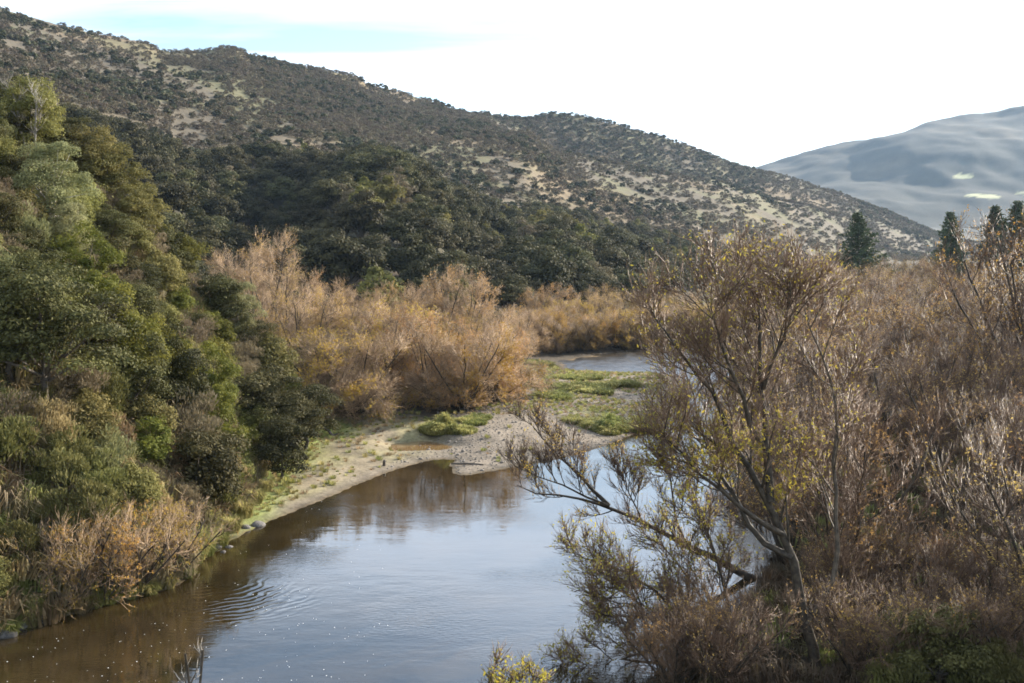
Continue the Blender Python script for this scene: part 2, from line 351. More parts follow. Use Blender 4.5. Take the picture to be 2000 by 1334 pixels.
    h3a = nd(t, 'ShaderNodeMath', operation='ADD'); t.links.new(h1.outputs[0], h3a.inputs[0]); t.links.new(rg.outputs[0], h3a.inputs[1])
    mp4 = nd(t, 'ShaderNodeMapping'); mp4.inputs['Scale'].default_value = (0.45, 0.8, 1); t.links.new(g.outputs['Position'], mp4.inputs[0])
    r4 = nd(t, 'ShaderNodeTexNoise'); r4.inputs['Scale'].default_value = 1.0; r4.inputs['Detail'].default_value = 3; t.links.new(mp4.outputs[0], r4.inputs['Vector'])
    y4 = nd(t, 'ShaderNodeMapRange'); y4.inputs['From Min'].default_value = 112; y4.inputs['From Max'].default_value = 124; y4.inputs['To Min'].default_value = 0.0; y4.inputs['To Max'].default_value = 0.08
    t.links.new(sp.outputs[1], y4.inputs[0])
    h4 = nd(t, 'ShaderNodeMath', operation='MULTIPLY'); t.links.new(r4.outputs[0], h4.inputs[0]); t.links.new(y4.outputs[0], h4.inputs[1])
    h3 = nd(t, 'ShaderNodeMath', operation='ADD'); t.links.new(h3a.outputs[0], h3.inputs[0]); t.links.new(h4.outputs[0], h3.inputs[1])
    bp = nd(t, 'ShaderNodeBump'); bp.inputs['Strength'].default_value = 1.0; bp.inputs['Distance'].default_value = 1.0
    t.links.new(h3.outputs[0], bp.inputs['Height']); t.links.new(bp.outputs[0], b.inputs['Normal'])
    t.links.new(b.outputs[0], o.inputs[0])
    return m
M['water'] = water_mat('river_water', (0.014,0.010,0.004), (0.034,0.023,0.009))
M['puddle'] = water_mat('muddy_puddle', (0.16,0.10,0.045), (0.19,0.12,0.055), 0.3)

# ------------------------------------------------------------------ meshes from arrays
def mesh(name, verts, faces, mats, rnd=None, smooth=False, mat_idx=None):
    me = bpy.data.meshes.new(name)
    verts = np.ascontiguousarray(verts, dtype=np.float32); faces = np.ascontiguousarray(faces, dtype=np.int32)
    n, k = faces.shape
    me.vertices.add(len(verts)); me.vertices.foreach_set('co', verts.ravel())
    me.loops.add(n * k); me.loops.foreach_set('vertex_index', faces.ravel())
    me.polygons.add(n)
    me.polygons.foreach_set('loop_start', np.arange(0, n * k, k, dtype=np.int32))
    me.polygons.foreach_set('loop_total', np.full(n, k, dtype=np.int32))
    if smooth: me.polygons.foreach_set('use_smooth', np.ones(n, bool))
    for m in (mats if isinstance(mats, (list, tuple)) else [mats]): me.materials.append(m)
    if mat_idx is not None: me.polygons.foreach_set('material_index', np.ascontiguousarray(mat_idx, dtype=np.int32))
    if rnd is not None:
        a = me.attributes.new('rnd', 'FLOAT', 'FACE'); a.data.foreach_set('value', np.ascontiguousarray(rnd, dtype=np.float32))
    me.update(calc_edges=True)
    return me
class Tri:                              # collects triangles
    def __init__(self): self.v = []; self.f = []; self.n = 0
    def add(self, v, f):
        self.v.append(np.asarray(v, float)); self.f.append(np.asarray(f, int) + self.n); self.n += len(v)
    def tube(self, path, rad, sides=5):
        path = np.asarray(path, float); n = len(path); rad = np.asarray(rad, float)
        tan = np.gradient(path, axis=0); tan /= np.linalg.norm(tan, axis=1)[:, None] + 1e-9
        ref = np.array([0.31, 0.95, 0.05]) if abs(tan[0] @ np.array([0.31, 0.95, 0.05])) < 0.9 else np.array([0.95, -0.1, 0.3])
        u = np.cross(tan, ref); u /= np.linalg.norm(u, axis=1)[:, None] + 1e-9
        w = np.cross(tan, u)
        a = np.arange(sides) * 2 * math.pi / sides
        v = path[:, None, :] + rad[:, None, None] * (np.cos(a)[None, :, None] * u[:, None, :] + np.sin(a)[None, :, None] * w[:, None, :])
        i = np.arange(n - 1)[:, None] * sides; j = np.arange(sides)[None, :]; j2 = (j + 1) % sides
        A = i + j; B = i + j2; C_ = i + sides + j2; D = i + sides + j
        f = np.concatenate([np.stack([A, B, C_], -1).reshape(-1, 3), np.stack([A, C_, D], -1).reshape(-1, 3)])
        self.add(v.reshape(-1, 3), f)
    def spikes(self, s, e, r, bend=None):      # 3-sided tapering spikes from s to e, with a knee when bend is given
        n = len(s)
        if n == 0: return
        d = e - s; d = d / (np.linalg.norm(d, axis=1)[:, None] + 1e-9)
        ref = np.where(np.abs(d[:, 2:3]) < 0.9, np.array([[0, 0, 1.0]]), np.array([[1.0, 0, 0]]))
        u = np.cross(d, ref); u /= np.linalg.norm(u, axis=1)[:, None] + 1e-9; w = np.cross(d, u)
        r = np.broadcast_to(np.asarray(r, float).reshape(-1, 1), (n, 1))
        off = [u * r, (-0.5 * u + 0.866 * w) * r, (-0.5 * u - 0.866 * w) * r]
        if bend is None:
            v = np.stack([s + off[0], s + off[1], s + off[2], e], 1)
            f = np.array([[0, 1, 3], [1, 2, 3], [2, 0, 3]])
        else:
            mpt = (s + e) / 2 + bend
            v = np.stack([s + off[0], s + off[1], s + off[2], mpt + off[0] * .7, mpt + off[1] * .7, mpt + off[2] * .7, e], 1)
            f = np.array([[0, 1, 4], [0, 4, 3], [1, 2, 5], [1, 5, 4], [2, 0, 3], [2, 3, 5], [3, 4, 6], [4, 5, 6], [5, 3, 6]])
        k = v.shape[1]
        self.add(v.reshape(-1, 3), (np.arange(n)[:, None, None] * k + f[None]).reshape(-1, 3))
    def build(self, name, mat, smooth=False):
        f = np.concatenate(self.f)
        return mesh(name, np.concatenate(self.v), f, mat, smooth=smooth)

def unit(v): return v / (np.linalg.norm(v, axis=-1, keepdims=True) + 1e-9)
def rdir(rng, n): return unit(rng.normal(size=(n, 3)))
def leaf_quads(c, nrm, size, aspect, rng, up=None):
    """diamond leaves at c facing nrm"""
    n = len(c)
    t = rdir(rng, n) if up is None else unit(up + 0.35 * rdir(rng, n))
    a = unit(np.cross(nrm, t)); b = unit(np.cross(a, nrm)) if up is None else t
    s = (np.asarray(size) * rng.uniform(0.6, 1.35, n))[:, None]
    v = np.stack([c - b * s, c + a * s * aspect, c + b * s, c - a * s * aspect], 1).reshape(-1, 3)
    return v, np.arange(n * 4).reshape(n, 4), rng.random(n)

def clump_leaves(rng, centres, radii, per, leaf, aspect=0.55, flat=0.6, jitter=0.75, shell=(0.55, 1.0), up_bias=0.35, strand=False):
    k = len(centres)
    idx = np.repeat(np.arange(k), per)
    d = rdir(rng, k * per); d[:, 2] = np.where(d[:, 2] < -0.35, -d[:, 2], d[:, 2])
    rr = rng.uniform(shell[0], shell[1], (k * per, 1)) * radii[idx][:, None]
    c = centres[idx] + d * rr * np.array([1, 1, flat])
    nrm = unit(d + np.array([0, 0, up_bias]) + jitter * rdir(rng, k * per))
    up = None
    if strand: up = unit(d * 0.7 + np.array([0, 0, 0.9]))
    v, f, r = leaf_quads(c, nrm, np.full(len(c), leaf), aspect, rng, up)
    # clumps differ a little in tone, leaves inside a clump too
    r = np.clip(0.55 * rng.random(k)[idx] + 0.45 * r, 0, 1)
    return v, f, r
def dome_points(rng, n, rx, ry, h, z0, low=-0.25, inner=0.72, lobes=0.22):
    d = rdir(rng, n * 3); d = d[d[:, 2] > low][:n]
    ph = rng.uniform(0, 6.28, 3)
    az = np.arctan2(d[:, 1], d[:, 0])
    lob = 1 + lobes * (np.sin(2 * az + ph[0]) * .6 + np.sin(3 * az + ph[1] + d[:, 2] * 3) * .5 + np.sin(5 * d[:, 2] + ph[2]) * .4)
    s = (rng.uniform(inner, 1.0, len(d)) * lob)[:, None]
    return d * s * np.array([rx, ry, h]) + np.array([0, 0, z0])

def limbs(tri, rng, base_r, base_h, targets, n, sides=5, lean=(0, 0)):
    top = np.array([lean[0], lean[1], base_h])
    mid = top * 0.5 + np.array([rng.normal() * .12, rng.normal() * .12, 0])
    tri.tube([(0, 0, -0.5), (0, 0, 0), mid, top], [base_r * 1.45, base_r * 1.2, base_r * .95, base_r * .8], sides + 2)
    for i in rng.choice(len(targets), min(n, len(targets)), replace=False):
        t = targets[i]
        m = top * 0.55 + t * 0.45 + rng.normal(size=3) * 0.25 + np.array([0, 0, -0.1])
        tri.tube([top * rng.uniform(.55, 1.0), m, t], [base_r * .5, base_r * .32, base_r * .1], sides)

PROTO = {}; SUB = {}
def bush(name, seed, rx, ry, h, z0, nclump, clump_r, per, leaf, mat, aspect=0.55, flat=0.6, trunk_h=None, trunk_r=0.1, bark='dark_bark',
         nlimb=9, low=-0.25, inner=0.72, lobes=0.22, extra=None, strand=False, jitter=0.85, up_bias=0.35, cr_var=0.5):
    rng = np.random.default_rng(seed)
    c = dome_points(rng, nclump, rx, ry, h, z0, low, inner, lobes)
    rad = clump_r * rng.uniform(1 - cr_var, 1 + cr_var, len(c))
    v, f, r = clump_leaves(rng, c, rad, per, leaf, aspect, flat, jitter=jitter, up_bias=up_bias, strand=strand)
    # inner filling, sparser
    ci = dome_points(rng, nclump // 3 + 2, rx * .62, ry * .62, h * .62, z0, low, 0.3, 0.1)
    v2, f2, r2 = clump_leaves(rng, ci, np.full(len(ci), clump_r * 1.3), per // 2, leaf * 1.25, aspect, 0.8, shell=(0.1, 1))
    v3, f3, r3 = clump_leaves(rng, c, rad * 1.15, max(5, per // 16), leaf * .9, aspect * .8, max(flat, .8), shell=(0.95, 1.4), up_bias=.5)
    V = np.concatenate([v, v2, v3]); Fc = np.concatenate([f, f2 + len(v), f3 + len(v) + len(v2)]); Rn = np.concatenate([r, r2, r3])
    parts = []
    t = Tri()
    limbs(t, rng, trunk_r, trunk_h if trunk_h is not None else max(0.3, z0 * .8), c, nlimb)
    parts.append(('trunk', t.build(name + '_trunk', M[bark])))
    parts.append(('crown', mesh(name + '_crown', V, Fc, M[mat], Rn)))
    PROTO[name] = parts
    return parts

# ---- willows: stems -> branches -> branchlets -> twigs
def grow_willow(name, stems, seed, n1=11, L1=3.0, n2=7, L2=1.35, n3=9, L3=0.85, n4=4, L4=0.4, up=0.55, leaves=2500, leaf=0.055,
                leafmat='gold_leaf', twigmat='twig', leaf_zone=None, start=0.3, r3=0.0108, out=0.75, detail=False):
    rng = np.random.default_rng(seed)
    wood = Tri(); tw = Tri()
    limbs_ = []
    b2s, b2e = [], []                 # level-2 segments as twig carriers
    for path, r0, r1 in stems:
        path = np.asarray(path, float)
        # resample + wobble
        seg = np.r_[0, np.cumsum(np.linalg.norm(np.diff(path, axis=0), axis=1))]
        n = max(5, int(seg[-1] / 0.8)); tt = np.linspace(0, seg[-1], n)
        p = np.stack([np.interp(tt, seg, path[:, k]) for k in range(3)], 1)
        p[1:-1] = (p[:-2] + 2 * p[1:-1] + p[2:]) / 4
        p[1:] += rng.normal(size=(n - 1, 3)) * 0.05
        rad = r0 + (r1 - r0) * np.linspace(0, 1, n) ** 0.8
        if detail and len(limbs_): wood = Tri()
        limbs_.append(wood)
        wood.tube(p, rad, 7)
        Ltot = seg[-1]
        for k in range(n1):
            f = start + (1 - start) * (k + rng.random()) / n1
            x = f * (n - 1); i = min(int(x), n - 2); q = p[i] + (p[i + 1] - p[i]) * (x - i)
            tan = unit(p[i + 1] - p[i]); side = unit(np.cross(tan, rdir(rng, 1)[0]))
            d = unit(tan * 0.75 + side * out + np.array([0, 0, 0.25 * up]))
            L = L1 * (1.15 - 0.65 * f) * rng.uniform(.65, 1.25)
            m = 5; bp = [q]
            for s in range(1, m):
                d = unit(d + np.array([0, 0, up * 0.28]) + rng.normal(size=3) * 0.12); bp.append(bp[-1] + d * L / (m - 1))
            bp = np.array(bp); rb = max(0.012, np.interp(x, np.arange(n), rad) * 0.42)
            wood.tube(bp, np.linspace(max(rb, .022), 0.014, m), 4)
            for j in range(n2):
                g = 0.2 + 0.8 * (j + rng.random()) / n2
                y = g * (m - 1); ii = min(int(y), m - 2); q2 = bp[ii] + (bp[ii + 1] - bp[ii]) * (y - ii)
                t2 = unit(bp[ii + 1] - bp[ii]); s2 = unit(np.cross(t2, rdir(rng, 1)[0]))
                d2 = unit(t2 * 0.85 + s2 * 0.7 + np.array([0, 0, 0.3 * up])); Lb = L2 * (1.1 - 0.45 * g) * rng.uniform(.6, 1.25)
                e1 = q2 + d2 * Lb * .5; d3 = unit(d2 + np.array([0, 0, up * .35]) + rng.normal(size=3) * .1); e2 = e1 + d3 * Lb * .5
                b2s += [q2, e1]; b2e += [e1, e2]
            b2s.append(bp[-2]); b2e.append(bp[-1])
        b2s.append(p[-2]); b2e.append(p[-1])
    b2s = np.array(b2s); b2e = np.array(b2e)
    tw.spikes(b2s, b2e + (b2e - b2s) * .12, 0.019)
    n = len(b2s); idx = np.repeat(np.arange(n), max(1, n3 // 2 + 1)); k = len(idx)
    s = b2s[idx] + (b2e - b2s)[idx] * rng.random((k, 1)); t = unit(b2e - b2s)[idx]
    d = unit(t * 0.9 + 0.62 * rdir(rng, k) + np.array([0, 0, up * 0.55])); L = L3 * rng.uniform(.5, 1.35, (k, 1))
    e = s + d * L
    bend = np.array([0, 0, -0.05]) * L + rng.normal(size=(k, 3)) * 0.03
    tw.spikes(s, e, r3, bend)
    idx2 = np.repeat(np.arange(k), n4); k2 = len(idx2); u = rng.uniform(.15, .95, (k2, 1))
    s4 = s[idx2] + (e - s)[idx2] * u + bend[idx2] * (1 - np.abs(2 * u - 1))
    e4 = s4 + unit(d[idx2] + 0.6 * rdir(rng, k2) + np.array([0, 0, up * .4])) * L4 * rng.uniform(.5, 1.4, (k2, 1))
    tw.spikes(s4, e4, r3 * .72)
    parts = [('trunk', limbs_[0].build(name + '_trunk', M['bark'])), ('crown', tw.build(name + '_twigs', M[twigmat]))]
    if detail: SUB[parts[0][1].name] = [('branch', w_.build(name + '_branch', M['bark'])) for w_ in limbs_[1:]]
    if leaves:
        pool = s4 + (e4 - s4) * rng.random((k2, 1))
        if leaf_zone is not None:
            w = leaf_zone(pool); w = w / w.sum(); pick = rng.choice(k2, leaves, p=w)
        else:
            # leaves hang on in patches
            w = np.clip(vnoise(pool[:, 0] * .8 + 50, pool[:, 2] * .9 + pool[:, 1] * .6 + 50, seed) - .25, 0.05, 1) ** 2; w /= w.sum(); pick = rng.choice(k2, leaves, p=w)
        c = pool[pick] + rng.normal(size=(leaves, 3)) * .03
        v, f, r = leaf_quads(c, rdir(rng, leaves), np.full(leaves, leaf), 0.36, rng)
        parts.append(('leaves', mesh(name + '_leaves', v, f, M[leafmat], r)))
    PROTO[name] = parts
    return parts
def fan_stems(seed, n, h, spread, r0=0.16, lean=(0, 0), skirt=0):
    rng = np.random.default_rng(seed); out = []
    for i in range(n):
        a = i * 2 * math.pi / n + rng.uniform(-.5, .5); s = spread * rng.uniform(.45, 1.0); H = h * rng.uniform(.78, 1.0)
        d = np.array([math.cos(a), math.sin(a), 0]) * s + np.array([lean[0], lean[1], 0])
        out.append(([(rng.normal() * .15, rng.normal() * .15, -0.4), d * .12 + np.array([0, 0, H * .12]), d * .42 + np.array([0, 0, H * .42]),
                     d * .75 + np.array([0, 0, H * .74]), d + np.array([0, 0, H])], r0 * rng.uniform(.8, 1.25), 0.035))
    for i in range(skirt):
        a = rng.uniform(0, 6.283); s = spread * rng.uniform(.8, 1.15); H = h * rng.uniform(.25, .55)
        d = np.array([math.cos(a), math.sin(a), 0]) * s
        out.append(([(0, 0, -.3), d * .3 + np.array([0, 0, H * .35]), d * .7 + np.array([0, 0, H * .75]), d + np.array([0, 0, H])], r0 * .5, 0.015))
    return out

# ------------------------------------------------------------------ placing things
def link(o): COL.objects.link(o); return o
def place(kind, x, y, label, cat, name, group=None, scale=1.0, rot=None, z=None, sz=None, sink=0.05):
    e = link(bpy.data.objects.new(name, None)); e.empty_display_size = 0.3
    e.location = (x, y, (gz(x, y) if z is None else z) - sink)
    e.rotation_euler = (0, 0, random.uniform(0, 6.283) if rot is None else rot)
    e.scale = (scale, scale, scale if sz is None else sz)
    e['label'] = label; e['category'] = cat
    if group: e['group'] = group
    for pn, me in PROTO[kind]:
        c = link(bpy.data.objects.new(pn, me)); c.parent = e
        for sn, sm in SUB.get(me.name, ()):
            d = link(bpy.data.objects.new(sn, sm)); d.parent = c
    return e
def single(me, x, y, z, label, cat, name, group=None, scale=1.0, rot=0.0):
    o = link(bpy.data.objects.new(name, me)); o.location = (x, y, z); o.rotation_euler = (0, 0, rot)
    o.scale = scale if isinstance(scale, tuple) else (scale,) * 3
    o['label'] = label; o['category'] = cat
    if group: o['group'] = group
    return o
def structure(name, me):
    o = link(bpy.data.objects.new(name, me)); o['kind'] = 'structure'; return o
random.seed(5)

def scatter_stuff(name, label, pts, scl, protos, category=None, tilt=0.0, seed=1):
    """uncountable cover: geometry-node instances of the prototype meshes on points"""
    pts = np.asarray(pts, float); n = len(pts); rng = np.random.default_rng(seed)
    me = bpy.data.meshes.new(name); me.vertices.add(n); me.vertices.foreach_set('co', pts.astype(np.float32).ravel())
    a = me.attributes.new('scl', 'FLOAT', 'POINT'); a.data.foreach_set('value', np.asarray(scl, np.float32))
    a = me.attributes.new('idx', 'INT', 'POINT'); a.data.foreach_set('value', rng.integers(0, len(protos), n).astype(np.int32))
    rot = np.stack([rng.normal(size=n) * tilt, rng.normal(size=n) * tilt, rng.uniform(0, 6.283, n)], 1)
    a = me.attributes.new('rot', 'FLOAT_VECTOR', 'POINT'); a.data.foreach_set('vector', rot.astype(np.float32).ravel())
    col = bpy.data.collections.new(name + '_kinds')
    for i, m_ in enumerate(protos):
        col.objects.link(bpy.data.objects.new('%s_kind_%02d' % (name, i), m_))
    o = link(bpy.data.objects.new(name, me)); o['kind'] = 'stuff'; o['label'] = label; o['category'] = category or name.replace('_', ' ')
    ng = bpy.data.node_groups.new(name + '_scatter', 'GeometryNodeTree')
    ng.interface.new_socket('Geometry', in_out='INPUT', socket_type='NodeSocketGeometry')
    ng.interface.new_socket('Geometry', in_out='OUTPUT', socket_type='NodeSocketGeometry')
    gi = ng.nodes.new('NodeGroupInput'); go = ng.nodes.new('NodeGroupOutput')
    ip = ng.nodes.new('GeometryNodeInstanceOnPoints'); ci = ng.nodes.new('GeometryNodeCollectionInfo')
    ci.inputs['Collection'].default_value = col; ci.inputs['Separate Children'].default_value = True; ci.inputs['Reset Children'].default_value = True
    def na(nm, ty):
        k = ng.nodes.new('GeometryNodeInputNamedAttribute'); k.data_type = ty; k.inputs['Name'].default_value = nm; return k
    ns, ni, nr = na('scl', 'FLOAT'), na('idx', 'INT'), na('rot', 'FLOAT_VECTOR')
    def aout(k): return next(s for s in k.outputs if s.enabled and s.name == 'Attribute')
    ng.links.new(gi.outputs[0], ip.inputs['Points']); ng.links.new(ci.outputs[0], ip.inputs['Instance'])
    ip.inputs['Pick Instance'].default_value = True
    ng.links.new(aout(ni), ip.inputs['Instance Index']); ng.links.new(aout(nr), ip.inputs['Rotation']); ng.links.new(aout(ns), ip.inputs['Scale'])
    ng.links.new(ip.outputs[0], go.inputs[0])
    md = o.modifiers.new('scatter', 'NODES'); md.node_group = ng
    return o
def poisson(n_try, x0, x1, y0, y1, rmin, ok, seed, fixed=()):
    """dart throwing in the plane with a cell grid; ok(x,y)->bool array"""
    rng = np.random.default_rng(seed)
    X = rng.uniform(x0, x1, n_try); Y = rng.uniform(y0, y1, n_try); keep = ok(X, Y)
    X, Y = X[keep], Y[keep]; cell = {}; out = []
    for (fx, fy) in fixed: cell.setdefault((int(fx // rmin), int(fy // rmin)), []).append((fx, fy))
    for x, y in zip(X, Y):
        cx, cy_ = int(x // rmin), int(y // rmin); good = True
        for i in (-1, 0, 1):
            for j in (-1, 0, 1):
                for (a, b) in cell.get((cx + i, cy_ + j), ()):
                    if (a - x) ** 2 + (b - y) ** 2 < rmin * rmin: good = False; break
                if not good: break
            if not good: break
        if good: cell.setdefault((cx, cy_), []).append((x, y)); out.append((x, y))
    return np.array(out)

# ------------------------------------------------------------------ ground, hills, water
def mixc(a, b, t): return a + (b - a) * t[..., None]
def grid_mesh(name, X, Y, mat, colour):
    Z = ground(X.ravel(), Y.ravel()).reshape(X.shape)
    nr, nc = X.shape
    v = np.stack([X, Y, Z], -1).reshape(-1, 3)
    i = np.arange(nr - 1)[:, None] * nc + np.arange(nc - 1)[None]
    f = np.stack([i, i + 1, i + nc + 1, i + nc], -1).reshape(-1, 4)
    me = mesh(name, v, f, mat, smooth=True)
    c = colour(v[:, 0], v[:, 1], v[:, 2])
    a = me.color_attributes.new('base', 'FLOAT_COLOR', 'POINT')
    a.data.foreach_set('color', np.concatenate([c, np.ones((len(c), 1))], 1).astype(np.float32).ravel())
    return me
def col_near(x, y, z):
    n = len(x); A = lambda c: np.broadcast_to(np.array(c, float), (n, 3))
    s = seg_dist(x, y, RIVER, True); wet = inside(x, y, RIVER); hi = inside(x, y, HILL_POLY)
    nn = fbm(x / 3, y / 4, 4, 61); n2 = fbm(x / 11, y / 11, 3, 62)
    gravel = A((0.172, 0.142, 0.107)); mud = A((0.185, 0.152, 0.100)); grass = A((0.185, 0.185, 0.058)); litter = A((0.052, 0.040, 0.026)); soil = A((0.085, 0.068, 0.04))
    bar = sstep(-9, -3, x + 0.10 * (80 - y)) * sstep(66, 70, y)          # the gravel bar runs from the spit to the upper pool
    c = mixc(mud, grass, np.clip(0.4 + 1.3 * nn, 0, 1) * 0.55)
    c = mixc(c, gravel, bar)
    edge = (1 - sstep(0.3, 1.3, s)) * sstep(53, 57, y)
    c = mixc(c, gravel * 0.95, edge * 0.8)
    c = mixc(c, A((0.10, 0.078, 0.05)), (1 - sstep(0.12, 0.45, s + 0.12 * nn)) * 0.8)
    gp = sstep(0.05, 0.3, n2 + 0.5 * nn) * sstep(86, 92, y) * sstep(2, 5, s)
    c = mixc(c, grass * 0.8, gp * 0.7)
    c = mixc(c, soil * 0.55, 1 - sstep(52, 57, y))
    hd = seg_dist(x, y, HILL_FRONT)
    c = mixc(c, grass * np.array([0.9, 1.1, 0.8]), (1 - sstep(0.8, 3.0, hd)) * sstep(53, 59, y) * (x < -8) * 0.9)
    left_wood = sstep(0, 4, (y - (84 + 0.0 * x)) - np.maximum(0, x + 4) * 3.2)
    c = mixc(c, litter, left_wood * (x < 9))
    c = mixc(c, litter, sstep(-1, 1, y - np.where(x < 6, 139, 131.5 + 1.12 * x)))
    right = sstep(0.4, 1.5, s) * (x > np.interp(y, [30, 37, 49, 60, 85, 120, 155, 170], [0, 5, 11, 14.5, 16.8, 21, 30, 40]))
    c = mixc(c, litter, right)
    c = np.where(hi[:, None], mixc(soil, grass * 0.55, np.clip(nn + .25, 0, 1)), c)
    c = np.where(wet[:, None], A((0.11, 0.075, 0.035)), c)
    c = np.where(((y > 172) | ((s > 40) & ~hi))[:, None], litter, c)
    return c
gx, gy = np.meshgrid(np.r_[np.linspace(-120, -26, 90)[:-1], np.linspace(-26, 24, 150), np.linspace(24, 130, 80)[1:]], np.r_[np.linspace(-40, 36, 40)[:-1], np.linspace(36, 100, 170), np.linspace(100, 190, 130)[1:]])
structure('ground', grid_mesh('ground', gx, gy, M['ground'], col_near))

def forest_mask(x, y):
    Y = np.maximum(y, 1); q = CX + F * x / Y
    by = N_BY(np.clip(q, -300, 2400))
    edge = by * (1.0 + 0.10 * fbm(x / 60, y / 60, 3, 77))
    return (y < edge) & (q < 1500)
FIELDS = [on_ground(a_, b_, 1300, 3200) for a_, b_ in ((1880, 346), (1925, 384), (2010, 378))]
def col_hill(x, y, z):
    n = len(x); A = lambda c: np.broadcast_to(np.array(c, float), (n, 3))
    tan = A((0.165, 0.122, 0.070)); green = A((0.105, 0.105, 0.042)); grey = A((0.095, 0.078, 0.052)); litter = A((0.06, 0.055, 0.035))
    n1 = fbm(x / 60, y / 75, 5, 81); n2 = fbm(x / 26, y / 30, 4, 82); n3 = fbm(x / 140, y / 160, 3, 83)
    q = CX + F * x / np.maximum(y, 1)
    c = mixc(tan, grey, sstep(-0.3, 0.05, n1 + 0.25 * n3 + 0.15 * sstep(200, 700, q)))
    low = sstep(1150, 1500, q) * (1 - sstep(480, 760, y))
    c = mixc(c, green, sstep(0.0, 0.3, n2 - 0.35 * n3 + 0.25 * low) * 0.55)
    # terracettes: narrow sheep tracks along the contour
    tr = (np.mod(z + 0.8 * n2, 2.2) < 0.6) * sstep(-0.1, 0.2, -n1)
    c = mixc(c, tan * 0.75, tr * 0.5)
    far = sstep(1500, 1900, y)
    fc = mixc(A((0.030, 0.030, 0.020)), A((0.062, 0.053, 0.033)), sstep(0.0, 0.3, fbm(x / 110, y / 160, 5, 91)))
    for (a_, b_), ra, rb in zip(FIELDS, (34, 42, 30), (22, 26, 20)):
        dd = np.hypot((x - a_) / ra, (y - b_) / rb) + 0.8 * fbm(x / 40, y / 40, 3, 97); fc = mixc(fc, A((0.34, 0.33, 0.17)), 1 - sstep(0.6, 0.8, dd))
    c = mixc(c, fc, far)
    c = np.where(forest_mask(x, y)[:, None], litter, c)
    return c
tt = np.concatenate([np.linspace(-1.0, -0.56, 30)[:-1], np.linspace(-0.56, 0.56, 330), np.linspace(0.56, 1.0, 30)[1:]])
yy = np.concatenate([np.geomspace(186, 1250, 230), np.geomspace(1270, 3000, 170), np.geomspace(3080, 7000, 14)])
T, YY = np.meshgrid(tt, yy)
k = int(np.searchsorted(yy, 1260))
structure('hill', grid_mesh('hill', (T * YY)[:k + 1], YY[:k + 1], M['hill'], col_hill))
structure('far_hill', grid_mesh('far_hill', (T * YY)[k:], YY[k:], M['hill'], col_hill))

wx, wy = np.meshgrid(np.r_[np.linspace(-100, 3, 12)[:-1], np.linspace(3, 46, 150), np.linspace(46, 120, 8)[1:]], np.r_[np.linspace(-6, 108, 14)[:-1], np.linspace(108, 166, 190), np.linspace(166, 182, 4)[1:]])
wm = sstep(110, 122, wy) * sstep(3, 6, wx) * (1 - sstep(40, 46, wx)) * (1 - sstep(162, 166, wy))
wz = wm * (0.24 * fbm(wx / 1.5, wy / 1.1, 3, 201) + 0.06 * fbm(wx / .7, wy / .6, 2, 205) - 0.01)
nr, nc = wx.shape; ii = np.arange(nr - 1)[:, None] * nc + np.arange(nc - 1)[None]
structure('river', mesh('river', np.stack([wx, wy, wz], -1).reshape(-1, 3), np.stack([ii, ii + 1, ii + nc + 1, ii + nc], -1).reshape(-1, 4), M['water'], smooth=True))
ang = np.arange(40) * 2 * math.pi / 40
pv = np.stack([PUDDLE_C[0] + 3.0 * np.cos(ang), PUDDLE_C[1] + 3.0 * np.sin(ang), 0 * ang + 0.135], 1)
pv = np.concatenate([[[PUDDLE_C[0], PUDDLE_C[1], 0.135]], pv])
structure('puddle', mesh('puddle', pv, np.array([[0, 1 + i, 1 + (i + 1) % 40] for i in range(40)]), M['puddle']))
#SPLIT
# ------------------------------------------------------------------ plant kinds
# willows (bare reddish twigs, a few leaves left)
grow_willow('willow_tall', fan_stems(11, 5, 11.5, 3.8, .17, skirt=2), 111, n1=10, n2=6, n3=5, n4=2, leaves=5000, leafmat='orange_leaf')
grow_willow('willow_broad', fan_stems(12, 6, 9.6, 4.8, .15, skirt=2), 112, n1=9, n2=6, n3=5, n4=2, leaves=4500, leafmat='gold_leaf')
grow_willow('willow_mid', fan_stems(13, 6, 7.6, 3.8, .11, skirt=2), 113, n1=8, n2=6, L1=2.4, L2=1.2, n3=5, n4=2, leaves=2600, leafmat='orange_leaf')
grow_willow('willow_bush', fan_stems(14, 9, 3.0, 2.6, .045), 114, n1=5, n2=4, L1=1.3, L2=.8, n3=4, L3=.6, n4=2, L4=.3, leaves=1100, leaf=.05, leafmat='orange_leaf', start=.15, up=.35)
grow_willow('brown_bush', fan_stems(15, 8, 2.9, 2.6, .04), 115, n1=4, n2=4, L1=1.2, L2=.8, n3=3, L3=.6, n4=2, L4=.3, leaves=1900, leaf=.05, leafmat='gold_leaf', twigmat='twig_gold', start=.12, up=.3)
# golden-brown willows of the left flat
grow_willow('golden_willow', fan_stems(21, 7, 9.5, 4.6, .14, skirt=6), 121, n1=9, n2=6, n3=6, n4=3, leaves=15000, leaf=.075, leafmat='orange_leaf', twigmat='twig_gold', start=.12, up=.2, out=1.0)
grow_willow('golden_willow_tall', fan_stems(22, 6, 12, 4.2, .17, skirt=4), 122, n1=11, n2=6, n3=6, n4=2, leaves=5000, leaf=.07, leafmat='orange_leaf', twigmat='twig_gold', start=.15, up=.3, out=.95)
grow_willow('yellow_willow', fan_stems(23, 8, 6.2, 4.4, .10, skirt=8), 123, n1=8, n2=6, L1=2.4, n3=6, n4=3, leaves=18000, leaf=.075, leafmat='gold_leaf', twigmat='twig_gold', start=.08, up=.12, out=1.0)

